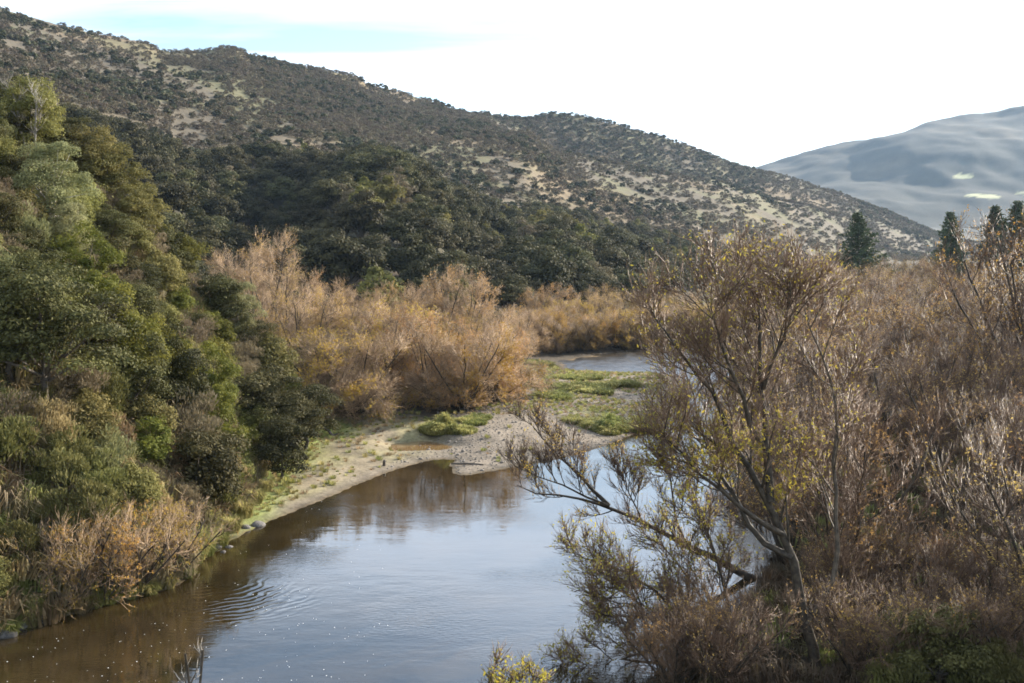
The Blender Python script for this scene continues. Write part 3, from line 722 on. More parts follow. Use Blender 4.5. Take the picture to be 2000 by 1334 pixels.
# evergreens of the near bank and the forest
bush('kanuka', 31, 2.6, 2.6, 2.9, 3.2, 46, 1.0, 399, 0.076, 'kanuka', flat=.42, trunk_h=1.6, trunk_r=.16, nlimb=16, low=-.6, cr_var=.4)
bush('kanuka_wide', 32, 3.2, 2.9, 2.5, 2.9, 46, 1.05, 399, 0.076, 'kanuka', flat=.38, trunk_h=1.4, trunk_r=.17, nlimb=16, low=-.6, cr_var=.4)
bush('kanuka_small', 33, 1.5, 1.5, 1.7, 1.55, 34, .62, 357, 0.063, 'kanuka', flat=.6, trunk_h=.6, trunk_r=.08, low=-.7)
bush('olive_tree', 34, 2.2, 2.2, 3.1, 3.3, 46, .85, 378, 0.076, 'olive', flat=.75, trunk_h=2.0, trunk_r=.13, low=-.75)
bush('sage_tree', 35, 1.9, 1.9, 3.3, 3.5, 50, .72, 378, 0.066, 'sage', flat=.8, trunk_h=2.3, trunk_r=.11, bark='dead', low=-.8, nlimb=18)
bush('green_tree', 36, 1.9, 1.9, 2.0, 2.5, 36, .8, 378, 0.079, 'bright', flat=.7, trunk_h=1.2, trunk_r=.11, low=-.7)
bush('vine_mound', 37, 2.0, 2.0, 3.4, 2.2, 70, .62, 315, 0.079, 'bright', flat=1.1, trunk_h=1.5, trunk_r=.14, low=-.62, lobes=.3, up_bias=.1, inner=.85)
bush('dark_mound', 38, 2.1, 2.1, 2.8, 2.2, 60, .7, 336, 0.076, 'kanuka', flat=.9, trunk_h=1.2, trunk_r=.14, low=-.7, lobes=.3)
bush('gorse', 39, 1.15, 1.15, 1.0, .75, 42, .42, 120, .10, 'gorse', aspect=.25, flat=.9, trunk_h=.3, trunk_r=.05, low=-.5, strand=True, lobes=.3)
bush('gorse_tall', 40, 1.2, 1.2, 1.5, 1.2, 46, .45, 130, .11, 'gorse', aspect=.25, flat=1.0, trunk_h=.4, trunk_r=.06, low=-.6, strand=True, lobes=.35)
bush('brown_scrub', 41, 1.1, 1.1, .85, .6, 34, .45, 120, .10, 'bracken', aspect=.22, flat=.9, trunk_h=.25, trunk_r=.04, low=-.4, strand=True, lobes=.35)
bush('grey_scrub', 42, 1.3, 1.3, 1.1, .9, 40, .5, 120, .10, 'pinkscrub', aspect=.2, flat=.9, trunk_h=.35, trunk_r=.05, low=-.5, strand=True, lobes=.35)
bush('olive_shrub', 43, 1.3, 1.3, 1.15, .95, 36, .55, 294, 0.066, 'olive', flat=.8, trunk_h=.4, trunk_r=.06, low=-.6, lobes=.3)
bush('sage_shrub', 44, 1.1, 1.1, 1.1, .9, 34, .5, 130, .09, 'sage', aspect=.3, flat=.9, trunk_h=.35, trunk_r=.05, low=-.6, lobes=.3, strand=True)
bush('green_shrub', 45, 1.0, 1.0, .9, .75, 30, .48, 273, 0.066, 'bright', flat=.8, trunk_h=.3, trunk_r=.05, low=-.5, lobes=.3)
for i, (rx, h, z0, fl) in enumerate([(3.2, 3.0, 4.0, .7), (3.6, 2.6, 4.2, .65), (2.8, 3.3, 3.8, .75), (3.2, 3.3, 3.6, .75)]):
    bush('forest_tree_%d' % i, 50 + i, rx, rx * .95, h, z0, 30, 1.1, 260, .17, 'kanuka_far', aspect=.6, flat=fl, trunk_h=2.6, trunk_r=.17, low=-.3, cr_var=.5, lobes=.25, nlimb=8)
bush('forest_green', 58, 2.1, 2.1, 3.0, 3.2, 30, 1.0, 130, .22, 'olive', flat=.7, trunk_h=2.0, trunk_r=.14, low=-.7, nlimb=8)
bush('forest_grey', 59, 2.2, 2.2, 2.8, 3.3, 30, 1.0, 120, .2, 'pinkscrub', aspect=.3, flat=.7, trunk_h=2.0, trunk_r=.14, low=-.6, nlimb=8)

# grass tussocks: arching blades
def blades(rng, n, h, spread, w, base_r):
    a = rng.uniform(0, 6.283, n); o = np.stack([np.cos(a), np.sin(a), 0 * a], 1); b = o * (rng.random((n, 1)) ** .6 * base_r)
    L = h * rng.uniform(.55, 1.15, (n, 1)); out = rng.uniform(.2, 1, (n, 1)) * spread
    m = b + o * out * .35 + np.array([0, 0, 1]) * L * .75; e = b + o * out + np.array([0, 0, 1]) * L * rng.uniform(.45, .95, (n, 1))
    s = np.cross(o, [0, 0, 1]) * w
    v = np.stack([b - s, b + s, m + s * .8, m - s * .8, e], 1)
    f = (np.arange(n)[:, None, None] * 5 + np.array([[0, 1, 2], [0, 2, 3], [3, 2, 4]])[None]).reshape(-1, 3)
    return v.reshape(-1, 3), f, np.repeat(rng.random(n), 3)
def tussock(name, seed, n, h, spread, w, base_r, mat):
    rng = np.random.default_rng(seed); v, f, r = blades(rng, n, h, spread, w, base_r)
    return mesh(name, v, f, M[mat], r)
TUSS = [tussock('tussock_pale', 61, 420, 1.0, .75, .018, .35, 'grass'), tussock('tussock_green', 62, 420, .8, .7, .018, .4, 'greengrass')]
TUFT = [tussock('tuft_pale', 63, 40, .26, .2, .014, .16, 'grass'), tussock('tuft_green', 64, 46, .22, .2, .014, .18, 'greengrass'), tussock('tuft_dry', 65, 36, .2, .22, .012, .2, 'bracken')]
BANKGRASS = [tussock('bank_grass_pale', 66, 120, .7, .55, .018, .4, 'grass'), tussock('bank_grass_green', 67, 120, .6, .5, .02, .4, 'greengrass'),
             tussock('bank_fern_dry', 68, 110, .7, .6, .022, .45, 'bracken'), tussock('bank_twiggy', 69, 110, .9, .6, .014, .5, 'pinkscrub')]

LITTER = [tussock('litter_fern', 168, 90, .5, .6, .02, .45, 'litter'), tussock('litter_twigs', 169, 100, .7, .5, .012, .5, 'litter')]
def merged(parts):                      # one mesh with the materials of its parts (for small or far plants)
    V, Fc, mi, rn, mats, n = [], [], [], [], [], 0
    for k, (pn, me) in enumerate(parts):
        v = np.empty(len(me.vertices) * 3, np.float32); me.vertices.foreach_get('co', v); V.append(v.reshape(-1, 3))
        me.calc_loop_triangles(); t = np.empty(len(me.loop_triangles) * 3, np.int32); me.loop_triangles.foreach_get('vertices', t)
        Fc.append(t.reshape(-1, 3) + n); n += len(me.vertices)
        mi.append(np.full(len(t) // 3, k)); mats.append(me.materials[0])
        rr = np.zeros(len(t) // 3)
        if 'rnd' in me.attributes:
            a = np.empty(len(me.polygons), np.float32); me.attributes['rnd'].data.foreach_get('value', a)
            pi = np.empty(len(me.loop_triangles), np.int32); me.loop_triangles.foreach_get('polygon_index', pi); rr = a[pi]
        rn.append(rr)
    return mesh('merged_plant', np.concatenate(V), np.concatenate(Fc), mats, np.concatenate(rn), mat_idx=np.concatenate(mi))
FOREST_MERGED = [merged(PROTO['forest_tree_%d' % i]) for i in range(4)]

# small hill shrubs
def shrub_mesh(name, seed, rx, h, mat, ncl=12, per=34, leaf=.42, aspect=.6):
    rng = np.random.default_rng(seed); c = dome_points(rng, ncl, rx, rx, h, h * .55, -.4)
    v, f, r = clump_leaves(rng, c, np.full(len(c), rx * .42), per, leaf, aspect, .75)
    return mesh(name, v, f, M[mat], r)
HSHRUB = [shrub_mesh('hill_shrub_%d' % i, 70 + i, rx, h, 'hillshrub') for i, (rx, h) in enumerate([(1.6, 1.6), (1.9, 1.5), (1.4, 1.8)])]
GSCRUB = [shrub_mesh('grey_scrub_%d' % i, 75 + i, rx, h, 'greyscrub', 12, 26, .30, .3) for i, (rx, h) in enumerate([(1.7, 1.0), (1.4, 1.1), (1.9, .9)])]

# ------------------------------------------------------------------ near right: the big leaning willow and its neighbours
def px_stems(base, lst, Y0):
    """stems traced as photo pixels at the depth where the tree stands, with their own depth offsets"""
    out = []
    for pts, r0, r1, dy0, dy1 in lst:
        n = len(pts); p = []
        for i, (a, b) in enumerate(pts):
            Y = Y0 + dy0 + (dy1 - dy0) * i / (n - 1)
            p.append(P(a, b, Y) - base)
        out.append((p, r0, r1))
    return out
bx, by_ = on_ground(1592, 1305); HB = np.array([bx, by_, gz(bx, by_)])
hero = px_stems(HB, [
    ([(1592,1312),(1568,1180),(1535,1050),(1505,980),(1445,890),(1405,800),(1345,690),(1290,640),(1265,600)], .21, .025, 0, 0.5),
    ([(1505,980),(1498,880),(1490,760),(1478,640),(1492,590),(1488,545)], .15, .025, .1, 1.8),
    ([(1530,1045),(1462,1010),(1400,950),(1345,900),(1292,850)], .11, .02, .1, -2.0),
    ([(1575,1220),(1628,1150),(1642,1040),(1622,930),(1640,800),(1602,680),(1565,590)], .11, .02, 0, 2.5),
    ([(1548,1090),(1478,1065),(1442,985),(1385,905),(1360,800),(1335,720)], .12, .02, 0, 2.5),
    ([(1498,880),(1440,760),(1400,650),(1395,610),(1410,565)], .10, .02, .5, -1.0),
    ([(1490,760),(1535,660),(1545,600),(1540,560)], .09, .02, .8, -.6)], HB[1])
def zone_hero(p): return 0.04 + np.exp(-((p[:, 2] - 4.2) / 2.4) ** 2) * np.exp(-((p[:, 0] + 3.5) / 3.0) ** 2)
grow_willow('hero_willow', hero, 201, n1=13, L1=2.6, n2=7, L2=1.2, n3=6, n4=2, leaves=9500, leaf=.06, leafmat='yellow_leaf', start=.28, leaf_zone=zone_hero, detail=True)
place('hero_willow', HB[0], HB[1], 'tall forked willow with dark trunk and yellow lower leaves, nearest on the right bank', 'tree', 'willow_tree', 'willows on the right bank', rot=0, z=HB[2], sink=0)

bx, by_ = on_ground(1490, 1130); LB = np.array([bx, by_, gz(bx, by_)])
leanw = px_stems(LB, [
    ([(1490,1138),(1420,1108),(1340,1065),(1255,1022),(1190,988),(1130,972),(1060,970),(1012,955)], .19, .02, 0, -1.5),
    ([(1190,988),(1140,930),(1092,895),(1062,860),(1035,822)], .10, .015, -1.0, -.4),
    ([(1340,1065),(1305,1000),(1312,930),(1300,880)], .08, .015, -.6, .2),
    ([(1400,1098),(1365,1010),(1350,950),(1340,890)], .08, .015, -.4, -1.0),
    ([(1255,1022),(1225,960),(1215,920)], .05, .012, -.8, -.2),
    ([(1190,988),(1160,975),(1100,945),(1040,930),(1005,915)], .06, .012, -1.1, -2.2)], LB[1])
grow_willow('leaning_willow', leanw, 202, n1=9, L1=1.5, n2=5, L2=.8, n3=6, L3=.55, n4=3, L4=.3, leaves=1800, leaf=.055, leafmat='gold_leaf', start=.22, up=.75, detail=True)
place('leaning_willow', LB[0], LB[1], 'half fallen willow whose bare trunk leans out over the pool', 'tree', 'willow_tree', 'willows on the right bank', rot=0, z=LB[2], sink=0)

bx, by_ = on_ground(1440, 1262); YB = np.array([bx, by_, gz(bx, by_)])
yb = px_stems(YB, [
    ([(1440,1268),(1370,1240),(1300,1205),(1240,1195),(1170,1200)], .12, .015, 0, -1.0),
    ([(1370,1240),(1300,1190),(1280,1150),(1230,1110),(1120,1088)], .09, .015, 0, .8),
    ([(1420,1260),(1370,1170),(1330,1100),(1280,1050)], .09, .015, 0, 1.5),
    ([(1430,1262),(1420,1150),(1390,1060),(1370,1000)], .09, .015, .2, .4),
    ([(1370,1240),(1290,1270),(1200,1290),(1120,1318)], .07, .012, -.2, -1.4),
    ([(1300,1205),(1230,1160),(1180,1140)], .05, .012, -.2, -.6)], YB[1])
def zone_yb(p): return .1 + sstep(.5, 3.0, np.hypot(p[:, 0] + .5, p[:, 2] - .5))
grow_willow('yellow_bush_willow', yb, 203, n1=11, L1=1.7, n2=6, L2=.9, n3=7, L3=.55, n4=3, L4=.3, leaves=5000, leaf=.06, leafmat='yellow_leaf', start=.2, up=.35, leaf_zone=zone_yb, detail=True)
place('yellow_bush_willow', YB[0], YB[1], 'low spreading willow with yellow green leaf tips, overhanging the near pool', 'tree', 'willow_tree', 'willows on the right bank', rot=0, z=YB[2], sink=0)

# sprigs whose tops rise into the bottom of the frame
for (pxx, Yb, hh, kind, lab, nm) in [(985, 27, 3.9, 'yellow_sapling', 'yellow green leafy sapling tip at the bottom edge of the photo', 'sapling'),
                                     (385, 28.5, 4.9, 'bare_sapling', 'bare pale sapling poking up at the bottom left of the pool', 'sapling')]:
    xx = (pxx - CX) / F * Yb; zz = gz(xx, Yb)
    if kind == 'yellow_sapling':
        grow_willow(kind, fan_stems(71, 7, hh - .5, .75, .03), 271, n1=7, n2=4, L1=.9, L2=.5, n3=5, L3=.35, n4=2, L4=.2, leaves=1500, leaf=.06, leafmat='yellow_leaf', start=.3, out=.5)
    else:
        grow_willow(kind, fan_stems(72, 2, hh - .1, .35, .018), 272, n1=3, n2=1, L1=.8, L2=.4, n3=1, L3=.3, n4=1, L4=.15, leaves=0, twigmat='dead', start=.4, out=.5)
    place(kind, xx, Yb, lab, 'sapling', nm, z=zz, rot=.6)

# the willow wood on the right bank
def right_ok(x, y):
    s = seg_dist(x, y, RIVER, True); sh = np.interp(y, [30,37,49,60,85,120,141,155,170,190], [1,5,11,14.5,16.8,23,30,38,64,64])
    q = CX + F * x / y
    hero_gap = np.hypot(x - HB[0], y - HB[1]) > 3.0
    return (x > sh + .5) & (~inside(x, y, RIVER)) & (q < 2260) & (q > 1180) & hero_gap & ((y > 46) | (q > 1640))
pts = poisson(6000, 4, 110, 37, 215, 5.0, right_ok, 301)
pts = pts[np.argsort(pts[:, 1])]
for i, (x, y) in enumerate(pts):
    q = CX + F * x / y
    if y > 95 and i % 5 < 2: continue
    h = 6.6 + (min(y, 110) - 38) * .058 + random.uniform(-1.0, .8)
    if q < 1560 and y < 75: h = min(h, 7.0)
    if q > 1985 and 58 < y < 78: h = 13.8 + random.uniform(-.4, .9)
    if y > 150 and q < 1560: h = min(h, 8.5)
    if y > 95: h -= .7
    if q > 1560 and h < 13: h = min(h, 12.4 - 10 / F * y - gz(x, y))
    kind = 'willow_mid' if h < 8 else random.choice(['willow_broad', 'willow_tall', 'willow_tall'])
    base = {'willow_mid': 8.2, 'willow_broad': 10.4, 'willow_tall': 12.4}[kind]
    s = h / base
    if h > 12.9: lab = 'very tall dark stemmed willow at the right edge above its neighbours'
    elif y < 58: lab = 'reddish bare willow in the tangle at the right foreground'
    elif y < 78: lab = 'bare brown willow in the nearer middle of the right wood'
    elif y < 95: lab = 'bare brown willow in the farther middle of the right wood'
    elif y < 125: lab = ('tall' if h > 10.2 else 'lower') + ' bare brown willow far back in the right wood'
    else: lab = ('tall' if h > 10.2 else 'lower') + ' bare brown willow in last rows below pines' + (' at far right' if q > 1880 else ' at right' if q > 1750 else '')
    place(kind, x, y, lab, 'tree', 'willow_tree', lab.replace('willow', 'willows', 1), scale=max(s, .85), sz=s)
# low reddish thicket along the near shore
for i, (a, b) in enumerate([(1290,1300),(1350,1290),(1420,1310),(1670,1300),(1720,1310),(1780,1280),(1850,1300),(1930,1280),(1990,1310),(1640,1210),(1720,1200),(1800,1180),(1880,1200),(1960,1190),(1400,1330),(1320,1332)]):
    x, y = on_ground(a, b + 18)
    place('willow_bush', x, y, 'low reddish bare thicket bush beneath the tall forked willow' if a < 1600 else 'low reddish bare bush in the bottom right undergrowth',
          'shrub', 'willow_shrub', 'low bushes of the right shore' if a < 1600 else 'low bushes of the bottom right undergrowth', scale=random.uniform(.6, .85))
for i, (a, b, k) in enumerate([(1905,1332,'gorse'),(1965,1334,'gorse'),(1835,1334,'kanuka_small'),(1760,1330,'gorse')]):
    x, y = on_ground(a, b + 10)
    place(k, x, y, ['spiny green shrub second from the bottom right corner', 'spiny shrub in the extreme bottom right corner', 'dark evergreen shrub at the bottom edge under the right willows', 'spiny green shrub beside the big willow foot'][i], 'shrub', 'shrub', scale=.8)

def under_ok(x, y):
    sh = np.interp(y, [30,37,49,60,85], [1,5,11,14.5,16.8]); q = CX + F * x / np.maximum(y, 1)
    return (x > sh + .2) & ~inside(x, y, RIVER) & (q < 2300) & (y < 85)
up_ = poisson(9000, 3, 45, 31, 85, .5, under_ok, 310)
scatter_stuff('right_undergrowth', 'dark dry undergrowth beneath the right bank willows', np.c_[up_, ground(up_[:, 0], up_[:, 1]) - .05], R.uniform(.6, 1.4, len(up_)), [LITTER[0], LITTER[1], LITTER[1], LITTER[0], LITTER[1], BANKGRASS[1]], 'undergrowth', .2, 11)

# ------------------------------------------------------------------ golden willows of the left flat
LW = [(690,86,6.6,'y'),(645,88,6.2,'y'),(760,92,7.6,'g'),(842,91,7.2,'g'),(905,90,6.6,'y'),(958,94,6.2,'g'),(985,99,5.2,'y'),
      (600,100,8.4,'g'),(680,102,7.6,'g'),(770,106,7.0,'y'),(915,108,6.2,'y'),
      (560,112,11.2,'t'),(615,117,9.9,'t'),(695,119,9.2,'t'),(775,121,8.4,'g'),(850,126,10.6,'t'),(905,128,10.2,'g'),(505,118,14.0,'t'),(480,124,14.0,'t'),
      (975,132,6.0,'g'),(1015,140,5.8,'g'),(1050,146,5.4,'y'),(1080,150,5.2,'y'),
      (1095,146,3.8,'y'),(1135,147.5,4.2,'y'),(1165,150,4.8,'y'),(1200,152.5,5.2,'y'),(1235,156,5.4,'y'),(1268,157,5.2,'y'),(1300,159,5.2,'y'),(1350,160,5.5,'y'),(1400,162,5.5,'y'),(1045,160,6.5,'g'),(1110,160,5.6,'y'),(1150,163,6.0,'g'),(1190,163,6.0,'g'),(1230,165,6.2,'g'),(1275,166,6.0,'y'),(1330,168,6.4,'g'),(1395,172,6.6,'g'),(1170,174,6.6,'g'),(1090,172,6.4,'g')]
for i, (q, y, h, k) in enumerate(LW):
    kind = {'y': 'yellow_willow', 'g': 'golden_willow', 't': 'golden_willow_tall'}[k]
    base = {'y': 7.0, 'g': 10.3, 't': 12.9}[k]
    x = (q - CX) / F * y
    s = h / base
    if y >= 146 and q > 1090: lab, g = 'rusty gold willow on the far side of the upper pool', 'willows beyond the upper pool'
    elif y >= 130: lab, g = 'golden brown willow to the left of the upper pool', 'willows left of the upper pool'
    elif k == 't': lab, g = 'tall bare topped golden brown willow below the dark forest', 'tall willows below the forest'
    elif y < 100: lab, g = 'leafy golden willow at the edge of the gravel flat', 'front row of golden willows'
    else: lab, g = 'brown gold willow in the middle of the left flat', 'middle rows of golden willows'
    if i == 0: lab = 'yellow leaved willow beside the dark shrubs at the mud flat'
    place(kind, x, y, lab, 'tree', 'willow_tree', g, scale=max(s, .68), sz=s)

# ------------------------------------------------------------------ pines behind the right wood
def pine(name, seed, h, r):
    rng = np.random.default_rng(seed); t = Tri(); t.tube([(0, 0, -.5), (0, 0, h * .5), (0, 0, h)], [.3, .2, .03], 7)
    C_, N_ = [], []
    nl = int(h * 1.5)
    for i in range(nl):
        f = i / nl; z = h * (.12 + .88 * f); rr = r * (1 - f) ** .75 * rng.uniform(.7, 1.15) + .15
        nb = 7 if f < .8 else 5; a0 = rng.uniform(0, 6.28)
        for k in range(nb):
            a = a0 + k * 6.283 / nb + rng.uniform(-.25, .25); L = rr * rng.uniform(.65, 1.15)
            d = np.array([math.cos(a), math.sin(a), .22]); e = np.array([0, 0, z]) + d * L
            t.tube([(0, 0, z), e], [.05, .012], 3)
            m = int(20 + 90 * L / r); u = rng.uniform(.25, 1.05, (m, 1))
            C_.append(np.array([0, 0, z]) + d * L * u + rng.normal(size=(m, 3)) * np.array([.22, .22, .14]))
    c = np.concatenate(C_); v, f, rn = leaf_quads(c, unit(rdir(rng, len(c)) + np.array([0, 0, .6])), np.full(len(c), .3), .35, rng)
    PROTO[name] = [('trunk', t.build(name + '_trunk', M['dark_bark'])), ('crown', mesh(name + '_crown', v, f, M['pine'], rn))]
pine('pine_a', 81, 19.5, 7.2); pine('pine_b', 82, 19, 5.4)
for q, y, top, k, lab in [(1677, 190, 412, 'pine_a', 'broad dark pine standing alone above the bare willows'),
                          (1857, 205, 412, 'pine_b', 'narrow dark pine left of the pine row at the right edge'),
                          (1945, 205, 400, 'pine_b', 'second pine from the right edge, behind tall willow tops'),
                          (1988, 200, 390, 'pine_a', 'pine at the extreme right edge above the willows')]:
    x = (q - CX) / F * y; zz = gz(x, y); h = CH - (top - HY) / F * y - zz
    s = h / (19.5 if k == 'pine_a' else 19)
    place(k, x, y, lab, 'pine tree', 'pine_tree', 'pines behind the right wood', scale=s, z=zz)

# ------------------------------------------------------------------ near left bank: named plants first
HAND = [  # px, base row, kind, height scale, label, name, category
    (85,790,'kanuka_wide',1.1,'large layered dark evergreen at the left edge above the pale scrub','evergreen_tree','tree'),
    (20,750,'kanuka',.8,'dark evergreen cut by the left edge, beside the layered one','evergreen_tree','tree'),
    (165,740,'kanuka',.75,'dark evergreen between the layered tree and the vine mounds','evergreen_tree','tree'),
    (150,640,'vine_mound',.85,'rounded bright green crown above the layered dark tree','vine_mound','climber'),
    (240,790,'vine_mound',.95,'tall curtain of green creeper beside the layered dark tree','vine_mound','climber'),
    (312,800,'vine_mound',.8,'middle creeper covered mound with sunlit right edge','vine_mound','climber'),
    (395,845,'vine_mound',.8,'lowest creeper covered mound, nearest the dark shrubs','vine_mound','climber'),
    (340,850,'dark_mound',.95,'dark hollow bush beneath the creeper mounds','evergreen_shrub','shrub'),
    (250,830,'dark_mound',.85,'dark bush at the foot of the creeper curtain','evergreen_shrub','shrub'),
    (437,895,'green_shrub',1.25,'vivid green bush between brown shrub and dark evergreens','green_shrub','shrub'),
    (100,480,'sage_tree',.85,'pale sage green tree on the upper left bank','sage_tree','tree'),
    (135,540,'sage_tree',.6,'smaller pale sage tree just below the larger one','sage_tree','tree'),
    (215,440,'olive_tree',.85,'sunlit olive green tree right of the sage tree','olive_tree','tree'),
    (175,340,'olive_tree',.8,'high olive tree under the bank skyline','olive_tree','tree'),
    (60,330,'olive_tree',.9,'olive tree around the pale dead trunk','olive_tree','tree'),
    (335,470,'green_tree',.85,'rounded green tree on the bank skyline','green_tree','tree'),
    (270,430,'olive_tree',.7,'olive tree just left of the round skyline tree','olive_tree','tree'),
    (25,200,'kanuka',.7,'dark evergreen on the skyline at the left edge','evergreen_tree','tree'),
    (110,240,'kanuka',.7,'dark evergreen on the upper skyline right of the edge tree','evergreen_tree','tree'),
    (465,600,'sage_tree',.7,'pale sage tree on the skyline in front of the bare willows','sage_tree','tree'),
    (430,560,'kanuka_small',1.2,'small dark evergreen on the skyline by the sage tree','evergreen_shrub','shrub'),
    (490,690,'kanuka',.6,'dark evergreen low on the skyline beside the gold willows','evergreen_tree','tree'),
    (545,890,'kanuka',.82,'dark shrubby evergreen at the tip of the bank','evergreen_tree','tree'),
    (595,880,'kanuka',.78,'rightmost dark evergreen beside the mud flat','evergreen_tree','tree'),
    (515,860,'kanuka_small',1.5,'rounded dark shrub left of the bank tip evergreens','evergreen_shrub','shrub'),
    (550,935,'kanuka_small',1.15,'low dark evergreen at the inner edge of the mud flat','evergreen_shrub','shrub'),
    (600,780,'kanuka_small',1.4,'upper dark shrub behind the bank tip evergreens','evergreen_shrub','shrub'),
    (395,1010,'kanuka_small',1.35,'conical dark shrub above the shore grass','evergreen_shrub','shrub'),
    (345,900,'grey_scrub',1.5,'greyish brown shrub above the conical dark shrub','brown_shrub','shrub'),
    (275,905,'green_shrub',1.1,'yellow green shrub in the middle of the pale scrub','green_shrub','shrub'),
    (520,640,'olive_shrub',1.4,'olive shrub on the right slope beneath the dark skyline evergreen','olive_shrub','shrub'),
    (545,700,'green_shrub',1.2,'light green shrub at the right edge of the bank','green_shrub','shrub'),
]
taken = []
for (a, b, k, s, lab, nm, cat) in HAND:
    x, y = on_bank(a, b); taken.append((x, y))
    place(k, x, y, lab, cat, nm, scale=s)
# pale dead trunks
for (a, b, s, lab) in [(72, 345, 1.0, 'pale dead tree with bare forked trunk on the upper left bank'), (100, 430, .6, 'short pale dead stem inside the sage tree')]:
    if 'dead_tree' not in PROTO:
        grow_willow('dead_tree', fan_stems(91, 3, 5.5, 1.4, .10), 191, n1=5, n2=3, L1=1.3, L2=.6, n3=2, n4=1, leaves=0, twigmat='dead', start=.4)
        t = PROTO['dead_tree'][0][1]; t.materials[0] = M['dead']
    x, y = on_bank(a, b); place('dead_tree', x, y - .6, lab, 'dead tree', 'dead_tree', scale=s)
# brown willow scrub at the waterline, bottom left
for i, (a, b, s) in enumerate([(125,1190,.85),(195,1178,.95),(268,1158,.9),(335,1130,.8),(170,1140,.85),(240,1120,.8),(315,1092,.75)]):
    x, y = on_ground(a, b); taken.append((x, y))
    place('brown_bush', x, y, ['bare brown willow bush leftmost at the waterline', 'bare brown willow bush second from the left at the waterline', 'bare brown willow bush third along the waterline',
          'bare brown willow bush nearest the stones at the waterline', 'bare brown bush behind the leftmost waterline bush', 'bare brown bush in the middle of the second row above the water', 'rightmost bare brown bush of the second row above the water'][i],
          'shrub', 'willow_shrub', 'brown bushes at the waterline', scale=s)

def bank_ok(x, y):
    q = CX + F * x / np.maximum(y, 1); df = seg_dist(x, y, HILL_FRONT); db = seg_dist(x, y, HILL_BACK)
    return inside(x, y, HILL_POLY) & (df > .6) & (db > 3.5) & (q > -220) & (y > 30)
pts = poisson(16000, -60, -13, 32, 106, 1.42, bank_ok, 401, taken)
noise = lambda x, y, s: float(fbm(np.array([x]), np.array([y]), 3, s)[0])
def one_kind(x, y):
    z = gz(x, y); q, r = proj(x, y, z); n = noise(x / 6, y / 6, 55) + random.uniform(-.18, .18)
    if r > 900 and q < 200: return random.choice(['gorse', 'gorse_tall', 'gorse', 'gorse_tall', 'olive_shrub', 'sage_shrub'])
    if r > 800: return random.choice(['brown_scrub', 'gorse', 'sage_shrub', 'olive_shrub', 'grey_scrub', 'brown_scrub', 'green_shrub'] if n > -.1 else ['brown_scrub', 'grey_scrub', 'gorse_tall', 'olive_shrub'])
    if r > 520 and q > 300: return random.choice(['grey_scrub', 'brown_scrub', 'olive_shrub', 'grey_scrub', 'sage_shrub', 'olive_shrub', 'green_shrub', 'kanuka_small'])
    return random.choice(['olive_shrub', 'grey_scrub', 'kanuka_small', 'olive_shrub', 'sage_shrub', 'kanuka', 'olive_tree'] if n > 0 else ['grey_scrub', 'kanuka_small', 'grey_scrub', 'brown_scrub', 'dark_mound', 'kanuka', 'olive_shrub'])
KINDINFO = {'gorse': ('spiny dark green shrub', 'spiny_shrub'), 'gorse_tall': ('upright spiny green shrub', 'spiny_shrub'), 'olive_shrub': ('olive green shrub', 'olive_shrub'), 'sage_shrub': ('pale grey green shrub', 'sage_shrub'),
            'brown_scrub': ('dry brown shrub', 'brown_shrub'), 'grey_scrub': ('grey brown twiggy shrub', 'brown_shrub'), 'green_shrub': ('fresh green shrub', 'green_shrub'), 'kanuka_small': ('dark evergreen shrub', 'evergreen_shrub'),
            'kanuka': ('dark evergreen tree', 'evergreen_tree'), 'olive_tree': ('olive green tree', 'olive_tree'), 'dark_mound': ('dense dark bush', 'evergreen_shrub')}
for x, y in pts:
    k = one_kind(x, y); q, r = proj(x, y, gz(x, y))
    ad, nm = KINDINFO[k]
    where = 'low on left bank' if r > 900 else ('mid left bank' if r > 560 else 'high left bank')
    sc0 = random.uniform(.6, 1.2); where += (' at the left edge' if q < 130 else ' above creeper mounds' if q < 330 and r < 600 else ' around creeper mounds' if q < 330 else ' towards the mud flat')
    ad = ('small ' if sc0 < .88 else 'big ' if sc0 > 1.07 else '') + ad
    s = sc0 * (.5 if k in ('kanuka', 'olive_tree', 'dark_mound') else 1.0)
    place(k, x, y, ad + ' ' + where, 'tree' if nm.endswith('tree') else 'shrub', nm, ad + 's ' + where, scale=s)
# shore tussocks, each its own
ti = 0
for (a, b, k, s) in [(430,1065,1,.9),(455,1040,0,.9),(410,1050,0,.8),(478,1010,0,1.0),(500,985,0,.9),(520,960,0,.8),(225,1030,0,1.0),(260,1020,0,1.1),(290,1035,1,.9),(180,1020,0,.9),(330,1040,0,1.0),(360,1050,0,.9),(390,1060,1,.8),(100,1205,1,.7),(60,1222,0,.7),(20,1240,1,.7),(140,1192,1,.6),(170,1188,0,.6),(215,1178,1,.6),(255,1170,0,.6),(295,1160,1,.6),(330,1148,0,.6),(365,1128,1,.6),(385,1098,0,.7),(405,1085,1,.7),(100,1170,1,.8),(60,1195,1,.8),(470,965,0,.9),(440,1000,0,1.1),(340,1000,0,.9)]:
    x, y = on_ground(a, b); lab = ['straw coloured grass tussock on the left shore', 'green grass tussock on the left shore'][k]
    single(TUSS[k], x, y, gz(x, y) - .03, lab, 'grass tussock', 'grass_tussock', 'tussocks of the left shore' + (' (green)' if k else ''), s, random.uniform(0, 6)); ti += 1

